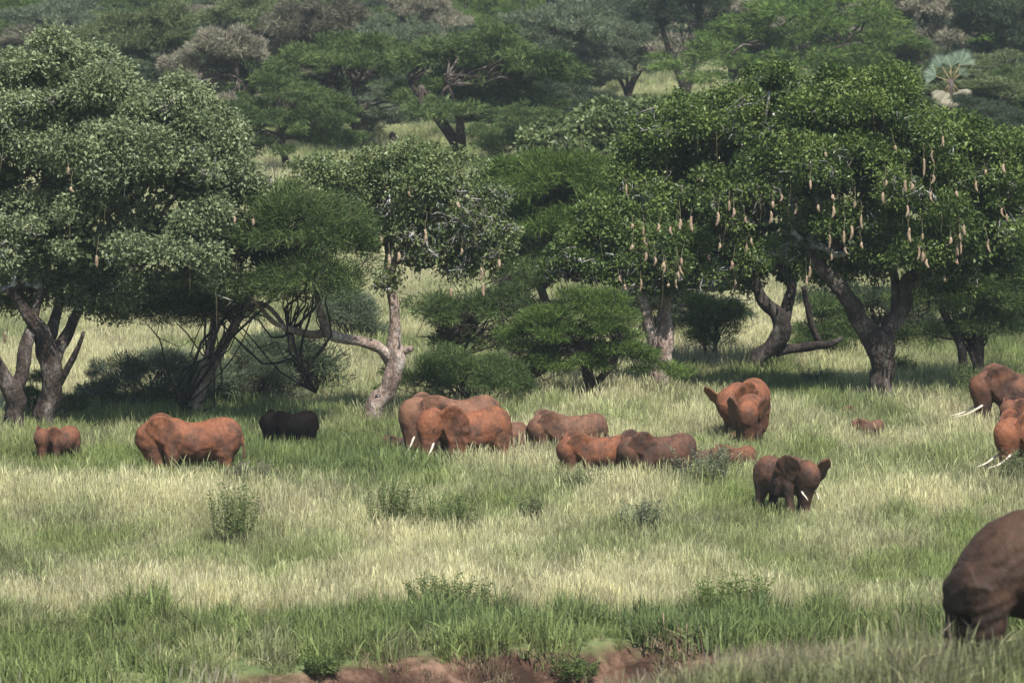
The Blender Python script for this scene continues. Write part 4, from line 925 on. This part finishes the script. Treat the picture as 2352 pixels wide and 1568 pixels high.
def build_elephant(name, seed=0, yaw=0.0, pitch=28.0, flareL=22.0, flareR=22.0, ear=1.0, tusk=.30, trunk=None, length=1.12, voxel=.032, headx=0.0, wr=1.0, calf=False, droop=0.0, Hs=2.5, hump=1.0, tail=True, slope=False, tf=0.0):
    """unit shoulder height = 1, head towards +x; returns the shapes scaled to Hs metres"""
    r = np.random.default_rng(seed)
    parts = []
    bx = lambda x: x * length
    B = [(-.545, .73, .05, .05), (-.535, .70, .15, .12), (-.50, .68, .22, .185), (-.42, .665, .285, .235), (-.32, .665, .315, .265), (-.18, .65, .318, .285), (-.02, .632, .312, .295), (.14, .645, .318, .285), (.27, .665, .322, .255), (.37, .69, .295, .215), (.45, .71, .25, .18), (.52, .735, .205, .155), (.60, .76, .17, .135)]
    B = [(x, z + (.014 * hump if -.45 < x < -.25 else 0) - (.026 * hump if -.1 < x < .2 else 0), h_, w_) for x, z, h_, w_ in B]
    if slope:
        B2 = []
        for x, z, h_, w_ in B:
            top = min(z + h_, float(np.interp(x, [-.55, -.50, -.44, -.38, -.30, -.20, -.08, .1], [.56, .66, .745, .815, .88, .92, .945, .95]))); bot = min(z - h_, top - .10)
            bot = min(bot, .36) if x < -.3 else bot
            B2.append((x, (top + bot) / 2, (top - bot) / 2, max(w_, .17) if x < -.4 else w_))
        B = B2
    xs_ = spline(np.array(B), 40)
    ell_tube(parts, [((bx(x), 0, z), abs(h_), abs(w_), (1, 0, 0)) for x, z, h_, w_ in xs_], 26)
    # spine ridge
    ridge = spline(np.array([(-.44, .93), (-.3, .975), (-.1, .93), (.1, .915), (.3, .975), (.4, .965)]), 14) if not slope else np.array([(-.1, .92), (0, .92), (.1, .92)])
    ell_tube(parts, [((bx(x), 0, z - .03), .045, .05, (1, 0, 0)) for x, z in ridge], 10)
    for s in (-1, 1):
        ph = r.uniform(-.05, .05)
        ell_tube(parts, [((bx(.30), s * .125, .70), .15, .11, (0, 0, 1)), ((bx(.31) + ph * .3, s * .14, .55), .135, .105, (0, 0, 1)), ((bx(.30) + ph * .6, s * .145, .40), .10, .088, (0, 0, 1)), ((bx(.30) + ph, s * .145, .26), .078, .074, (0, 0, 1)), ((bx(.305) + ph, s * .145, .12), .070, .070, (0, 0, 1)), ((bx(.32) + ph, s * .145, .03), .084, .082, (0, 0, 1)), ((bx(.32) + ph, s * .145, 0), .08, .078, (0, 0, 1))], 16)
        ph = r.uniform(-.05, .05)
        lx = -.05 if slope else 0.0
        ell_tube(parts, [((bx(-.36 - .5 * lx), s * (.12 if not slope else .09), .74 - (.16 if slope else 0)), .15 if not slope else .07, .11 if not slope else .05, (0, 0, 1)), ((bx(-.34 + lx), s * .135, .55), .165, .13, (0, 0, 1)), ((bx(-.325 + 1.4 * lx) + ph * .4, s * .14, .43), .14, .11, (0, 0, 1)), ((bx(-.34 + 1.6 * lx) + ph * .7, s * .14, .30), .10, .085, (0, 0, 1)), ((bx(-.385 + lx) + ph, s * .14, .17), .068, .068, (0, 0, 1)), ((bx(-.375) + ph, s * .14, .03), .078, .078, (0, 0, 1)), ((bx(-.37) + ph, s * .14, 0), .075, .075, (0, 0, 1))], 16)
    tl = spline(np.array([(bx(-.52), 0, .84), (bx(-.56), .01, .72), (bx(-.575), .015, .55), (bx(-.58), .03, .36)]), 10)
    if tail: ell_tube(parts, [(q, .017 if i < 9 else .022, .017, (0.1, 0, -1)) for i, q in enumerate(tl)], 8)
    # head frame
    HS = 1.16
    piv = np.array([bx(.50), 0, .76]); hx = bx(.56) + headx
    yw, pt = R(yaw), R(pitch)
    T = lambda pts: rot_about(np.array(pts, float), piv, yw, pt)
    Tv = lambda v: rot_about(np.array(v, float) + piv, piv, yw, pt)[0] - piv
    hc = lambda dx, z: (hx + dx, 0, z)
    ch = .92 if calf else 1.0
    def add(sts, seg=18):
        out = []
        for c, hh, hw, ax in sts: out.append((T([c])[0], hh * HS, hw * HS, Tv(ax)))
        ell_tube(parts, out, seg)
    # skull and face: one loft from the crown of the head down into the trunk
    add([(hc(.05, .985), .035, .04, (0, 0, -1)), (hc(.055, .97), .085, .085, (0, 0, -1)), (hc(.055, .93), .145, .125, (0, 0, -1)), (hc(.055, .87), .185, .152, (0, 0, -1)), (hc(.065, .80), .195, .160, (.05, 0, -1)),
         (hc(.090, .73), .182, .155, (.2, 0, -1)), (hc(.120, .665), .155, .138, (.3, 0, -1)), (hc(.150, .60), .130, .120, (.35, 0, -1)), (hc(.178, .54), .112, .108, (.35, 0, -1)), (hc(.200, .48), .100, .098, (.3, 0, -1)), (hc(.215, .43), .093, .092, (.2, 0, -1))], 22)
    add([(hc(-.14, .80), .13, .11, (1, 0, 0)), (hc(-.06, .81), .17, .14, (1, 0, 0)), (hc(.02, .82), .17, .15, (1, 0, 0))])
    for s in (-1, 1): add([((hx + .09, s * .125, .77), .025, .02, (1, 0, 0)), ((hx + .14, s * .125, .775), .04, .028, (1, 0, 0)), ((hx + .18, s * .105, .765), .025, .02, (1, 0, 0))], 10)
    add([(hc(.02, .66), .06, .06, (1, 0, -.3)), (hc(.08, .625), .09, .09, (1, 0, -.3)), (hc(.14, .585), .07, .075, (1, 0, -.4)), (hc(.19, .545), .03, .04, (1, 0, -.6))])
    # trunk
    if trunk is None: trunk = [(.06, -.20), (.08, -.42), (.06, -.62), (.02, -.72)]
    mid = T([hc(.160, .58)])[0]; m2 = T([hc(.190, .50)])[0]; low = T([hc(.212, .42)])[0]
    cy, sy = math.cos(yw), math.sin(yw)
    tp = [[*mid, .140], [*m2, .120], [*low, .107]]
    n_ = len(trunk)
    for i, q in enumerate(trunk):
        dx, dz = q[0], q[1]; lat = q[2] if len(q) > 2 else 0
        zt = max(low[2] + dz, .03); tp.append([low[0] + dx * cy - lat * sy, low[1] + dx * sy + lat * cy, zt, .102 - .062 * (i + 1) / n_])
    s = spline(np.array(tp), 26); tg_ = np.gradient(s[:, :3], axis=0)
    ell_tube(parts, [(s[i, :3], s[i, 3], s[i, 3] * .95, tg_[i]) for i in range(len(s))], 16)
    # ears: thick plates
    ears = []
    outline = np.array([(0.02, .15), (-.07, .20), (-.18, .205), (-.29, .14), (-.34, .03), (-.325, -.08), (-.27, -.20), (-.205, -.33), (-.15, -.385), (-.095, -.32), (-.045, -.18), (.01, -.03)]) * ear * np.array([1.0, 1.14]) - np.array([0, .03])
    op = np.vstack([outline, outline[:1]]); ol = spline(op, 40)[:-1]
    for s_, fl in ((1, flareL), (-1, flareR)):
        a = R(fl); cn = np.array([hx + .0, s_ * .150, .775])
        rows = []
        for side in (0, 1):
            ring = []
            for (ex, ez) in ol:
                rr_ = math.hypot(ex, ez); th = (.016 if side else -.016)
                # ear local x (backwards) swings outwards by the flare; edge curls
                curl = .10 * (ex / .33) ** 2 * (1 if fl < 60 else -.3)
                yb = -ex * math.sin(a) - curl * .33 * math.cos(a) + droop * ez
                xb = ex * math.cos(a)
                wob = .012 * math.sin(ez * 32) * min(1, abs(ex) / .2)
                ring.append((cn[0] + xb + (th + wob) * math.sin(a), cn[1] + s_ * (yb + (th + wob) * math.cos(a)), cn[2] + ez))
            rows.append(np.array(ring))
        c0, c1 = rows[0].mean(0), rows[1].mean(0)
        # concentric rings to hold the shape
        stack = []
        for f in (.02, .35, .7, .93): stack.append(c0 + (rows[0] - c0) * f)
        mid_ = (rows[0] + rows[1]) / 2; stack.append(mid_)
        for f in (.93, .7, .35, .02): stack.append(c1 + (rows[1] - c1) * f)
        parts.append((T(np.vstack(stack)), len(stack), len(ol))); ears.append(T(np.vstack([c0 + (rows[0] - c0) * f for f in (.3, .55, .8, 1.0)])))
    V = []; Fc = []; n0 = 0
    for P_, k, seg in parts:
        idx_ = np.arange(k * seg).reshape(k, seg) + n0
        for i in range(k - 1):
            for j in range(seg): Fc.append((int(idx_[i, j]), int(idx_[i, (j + 1) % seg]), int(idx_[i + 1, (j + 1) % seg]), int(idx_[i + 1, j])))
        Fc.append(tuple(int(q) for q in idx_[0][::-1])); Fc.append(tuple(int(q) for q in idx_[-1]))
        V.append(P_); n0 += k * seg
    V = np.vstack(V) * Hs
    me = bpy.data.meshes.new(name + '_loft'); me.from_pydata([tuple(v) for v in V], [], Fc); me.update()
    bmx = bmesh.new(); bmx.from_mesh(me); bmesh.ops.recalc_face_normals(bmx, faces=bmx.faces); bmx.to_mesh(me); bmx.free()
    tmp = bpy.data.objects.new('tmp_loft', me); COL.objects.link(tmp)
    rm = tmp.modifiers.new('r', 'REMESH'); rm.mode = 'VOXEL'; rm.voxel_size = voxel * 1.28; rm.use_smooth_shade = True
    sm = tmp.modifiers.new('s', 'SMOOTH'); sm.factor = .5; sm.iterations = 40 if slope else 5
    dg = bpy.context.evaluated_depsgraph_get(); dg.update()
    body = bpy.data.meshes.new_from_object(tmp.evaluated_get(dg)); body.name = 'body'
    bpy.data.objects.remove(tmp)
    nv = len(body.vertices); co = np.zeros(nv * 3, np.float32); body.vertices.foreach_get('co', co); co = co.reshape(-1, 3)
    nr = np.zeros(nv * 3, np.float32); body.vertices.foreach_get('normal', nr); nr = nr.reshape(-1, 3)
    q = co / Hs
    # folds of loose skin: wrinkle bands behind the ear, on the trunk, broad hollows on the flank
    d1 = (fbm(q[:, 0] * 5 + q[:, 1] * 3, q[:, 2] * 4.5, 31 + seed, 2) - .5) * .055 * (np.abs(q[:, 0]) < .5 * length) + (fbm(co[:, 0] * 2.2 + 9, co[:, 2] * 2.2 + co[:, 1], 3 + seed, 3) - .5) * .095
    fold = np.sin((q[:, 0] * 1.0 + q[:, 2] * .35) * 95 + 3 * fbm(q[:, 0] * 6, q[:, 2] * 6, 5)) * .0016 * np.exp(-((q[:, 0] - .27 * length) / .12) ** 2) * (q[:, 2] < .8)
    fold2 = np.sin((q[:, 2] * 1.0 - q[:, 0] * .5) * 62 + 16 * fbm(q[:, 0] * 5 + q[:, 1] * 4, q[:, 2] * 5, 8)) * .0014 * np.exp(-((q[:, 0] + .42 * length) / .20) ** 2)
    co = co + nr * (d1 * (Hs / 2.5) + (fold + fold2) * wr * Hs)[:, None]
    body.vertices.foreach_set('co', co.astype(np.float32).ravel()); body.update()
    ep = np.vstack(ears).astype(np.float32); dm = np.full(nv, 9.0, np.float32)
    for i0 in range(0, nv, 4000): dm[i0:i0 + 4000] = np.sqrt(((q[i0:i0 + 4000, None] - ep[None]) ** 2).sum(-1)).min(1)
    a = body.attributes.new('ear', 'FLOAT', 'POINT'); a.data.foreach_set('value', np.clip(1.6 - dm / .03, 0, 1).astype(np.float32))
    extra = []
    if tusk > 0:
        for s_ in (-1, 1):
            a = np.array([(hx + .13, s_ * .085, .60), (hx + .225 + tf * .08, s_ * .115, .63 - tusk * .45 * (1 - tf)), (hx + .27 + tusk * .15 + tf * .20, s_ * .115, .66 - tusk * .85 * (1 - tf)), (hx + .33 + tusk * .35 + tf * .30, s_ * .10, .66 - tusk * 1.12 * (1 - tf) + tf * .10)])
            a = T(a) * Hs; sp_ = spline(a, 10); tb_ = MB(); tb_.tube(sp_, np.linspace(.021, .008, 10) * Hs, 10)
            extra.append(('tusk', tb_, 'tusk'))
    for s_ in (-1, 1):
        c = T([(hx + .155, s_ * .128, .735)])[0] * Hs; d = Tv((.2, s_, 0)); eb = MB()
        rad = .0125 * Hs; tt = np.linspace(-1, 1, 6); eb.tube(c + np.outer(tt * rad, d), np.sqrt(np.clip(1 - tt ** 2, .02, 1)) * rad, 8); extra.append(('eye', eb, 'eye'))
    root = bpy.data.objects.new('elephant', None); COL.objects.link(root)
    bo = mesh_obj('body', body, root); body.materials.clear(); body.materials.append(M['skin_orange'])
    body.polygons.foreach_set('use_smooth', np.ones(len(body.polygons), bool))
    for nm, b_, mt in extra: b_.build(nm, M[mt], root)
    root['_h'] = Hs
    return root

GRP = 'elephants grazing in the tall grass'
PROTO = {}
def elephant(key, label, px_center, py_top, hgt, heading, skin, spec=None, base_v=None, wscale=1.0):
    """px_center, py_top in the 2352 px copy: middle of the body and line of the back"""
    fresh = key not in PROTO
    if fresh:
        PROTO[key] = build_elephant(key, **spec); src = PROTO[key]; o = src; kids = list(o.children)
    else:
        src = PROTO[key]; o = src.copy(); COL.objects.link(o); kids = []
        for ch in src.children:
            c = ch.copy(); COL.objects.link(c); c.parent = o; kids.append(c)
    top = py_top * PK
    bv = base_v if base_v else (top + hgt * 127 / H) / (1 - hgt / H)
    gx, gy = ground(px_center * PK, bv)
    k = hgt / src['_h']
    o.location = (gx, gy, float(gz(gx, gy))); o.rotation_euler = (0, 0, R(heading)); o.scale = (k * wscale, k, k)
    for c in kids:
        if c.name.startswith('body'): c.material_slots[0].link = 'OBJECT'; c.material_slots[0].material = M[skin]
    tag(o, label, 'elephant', GRP)
    return o
graze = dict(Hs=2.5, pitch=42, trunk=[(.02, -.15), (.03, -.3), (.0, -.5), (-.04, -.6)], tusk=.0, seed=3, flareL=10, flareR=10, length=1.2)
elephant('graze', 'long bright orange elephant side-on at left, head lowered, no tusk showing', 455, 957, 2.55, 182, 'skin_orange', graze)
elephant('main', 'large orange elephant at centre facing left with one ear spread and a white tusk', 1085, 932, 2.6, 203, 'skin_orange',
         dict(Hs=2.6, yaw=22, pitch=14, flareL=42, flareR=40, ear=1.12, tusk=.24, seed=4, voxel=.028, length=1.12, trunk=[(.02, -.18), (.0, -.36), (-.06, -.5), (-.10, -.52)]))
elephant('walk', 'paler dusty elephant standing right behind the large centre one, only head and back above it', 1058, 906, 2.75, 196, 'skin_pale',
         dict(Hs=2.7, pitch=20, yaw=6, flareL=20, flareR=16, tusk=.28, seed=5, length=1.12))
elephant('calf', 'small orange calf at the far left in front of a dark trunk, facing left', 140, 974, 1.6, 226, 'skin_orange',
         dict(Hs=1.6, pitch=24, yaw=12, flareL=22, flareR=24, tusk=0, seed=6, length=1.02, voxel=.026, calf=True))
elephant('calf', 'black young elephant in the shade, shade put into its skin colour, left of the pale leaning trunk', 678, 939, 1.75, 200, 'skin_black')
elephant('young', 'rusty elephant with grey ear grazing, left of the thick mottled trunk', 1320, 946, 2.05, 188, 'skin_pale',
         dict(Hs=2.1, pitch=36, yaw=8, flareL=14, flareR=18, tusk=0, seed=8, length=1.16, ear=1.08, trunk=[(.02, -.15), (.02, -.3), (.0, -.45)]))
elephant('young', 'front grazing elephant of a pair, orange head down with a large folded ear', 1385, 997, 1.95, 190, 'skin_orange')
elephant('browse', 'darker elephant with domed back overlapping the rump of its grazing neighbour', 1525, 989, 2.15, 200, 'skin_brown',
         dict(Hs=2.15, pitch=46, yaw=4, flareL=16, flareR=22, tusk=0, seed=9, length=1.1, ear=1.05, trunk=[(.0, -.12), (.0, -.25)]))
elephant('calf', 'orange rump of a young elephant just right of the large centre elephant', 1160, 966, 1.7, 184, 'skin_pale')
elephant('calf', 'tiny calf back peeping out right of the domed dark elephant', 1618, 1027, 1.15, 190, 'skin_pale')
elephant('calf', 'calf back low in the grass, between the dark pair and the lone young elephant', 1695, 1019, 1.3, 186, 'skin_orange')
elephant('broad', 'big orange elephant under the dark leaning trunk, body turned with one ear at its left', 1712, 867, 2.6, 246, 'skin_orange',
         dict(Hs=2.6, pitch=48, yaw=-10, flareL=24, flareR=68, tusk=0, seed=12, length=1.14))
elephant('front', 'half-grown elephant facing the camera with bright orange forehead, in front of the big one', 1722, 901, 2.35, 264, 'skin_orange',
         dict(Hs=2.0, pitch=30, yaw=0, flareL=38, flareR=38, ear=.95, tusk=0, seed=13, length=1.0, voxel=.028, trunk=[(.02, -.15), (.02, -.3), (.0, -.45)]), base_v=451)
elephant('lone', 'lone young elephant facing right with both ears spread and stubby tusks', 1795, 1045, 2.2, -48, 'skin_brown',
         dict(Hs=2.1, pitch=34, yaw=-6, flareL=74, flareR=30, ear=1.12, tusk=.07, seed=14, length=1.0, voxel=.026, trunk=[(.03, -.15), (.05, -.3), (.02, -.5)]))
elephant('tusker', 'dark brown elephant entering at the right edge with a long white tusk', 2364, 848, 2.75, 184, 'skin_brown',
         dict(Hs=2.75, pitch=24, yaw=4, flareL=12, flareR=16, ear=1.15, tusk=.24, tf=.6, seed=15, length=1.12, trunk=[(.0, -.15), (.0, -.3), (-.02, -.5)]))
elephant('tusker', 'reddish elephant cut off by the right edge, tusks poking left over the grass', 2405, 948, 2.7, 212, 'skin_orange')
elephant('calf', 'orange calf half hidden at the right edge between the two tusked elephants', 2365, 912, 1.8, 214, 'skin_orange')
elephant('calf', 'calf almost sunk in the grass left of the stout V-shaped trunk, grey head orange back', 2000, 962, .98, 182, 'skin_pale')
elephant('calf', 'faint small brown calf top in the grass just left of the stout trunk base', 1948, 929, .74, 250, 'skin_brown')
elephant('calf', 'tiny orange calf top in the grass right of the stout trunk base', 2182, 926, .68, 190, 'skin_orange')
elephant('calf', 'small brown calf head low in the grass left of the centre tusks', 922, 1001, .95, 190, 'skin_brown')
# the near one, out of focus, cut by the right edge
nearE = elephant('near', 'nearest dark umber elephant, only its big rump showing at the lower right edge', 2350, 1200, 3.85, 20, 'skin_near',
         dict(Hs=3.4, pitch=30, yaw=0, flareL=15, flareR=15, tusk=.4, seed=18, length=1.05, voxel=.03, wr=2.4, tail=False, slope=True))
ny_ = 118.5
nxx = (1054 - 512) / F * ny_
nearE.location = (nxx, ny_, float(gz(nxx, ny_)) - .02)
print('tris', sum(len(o.data.polygons) for o in bpy.data.objects if o.type == 'MESH'))
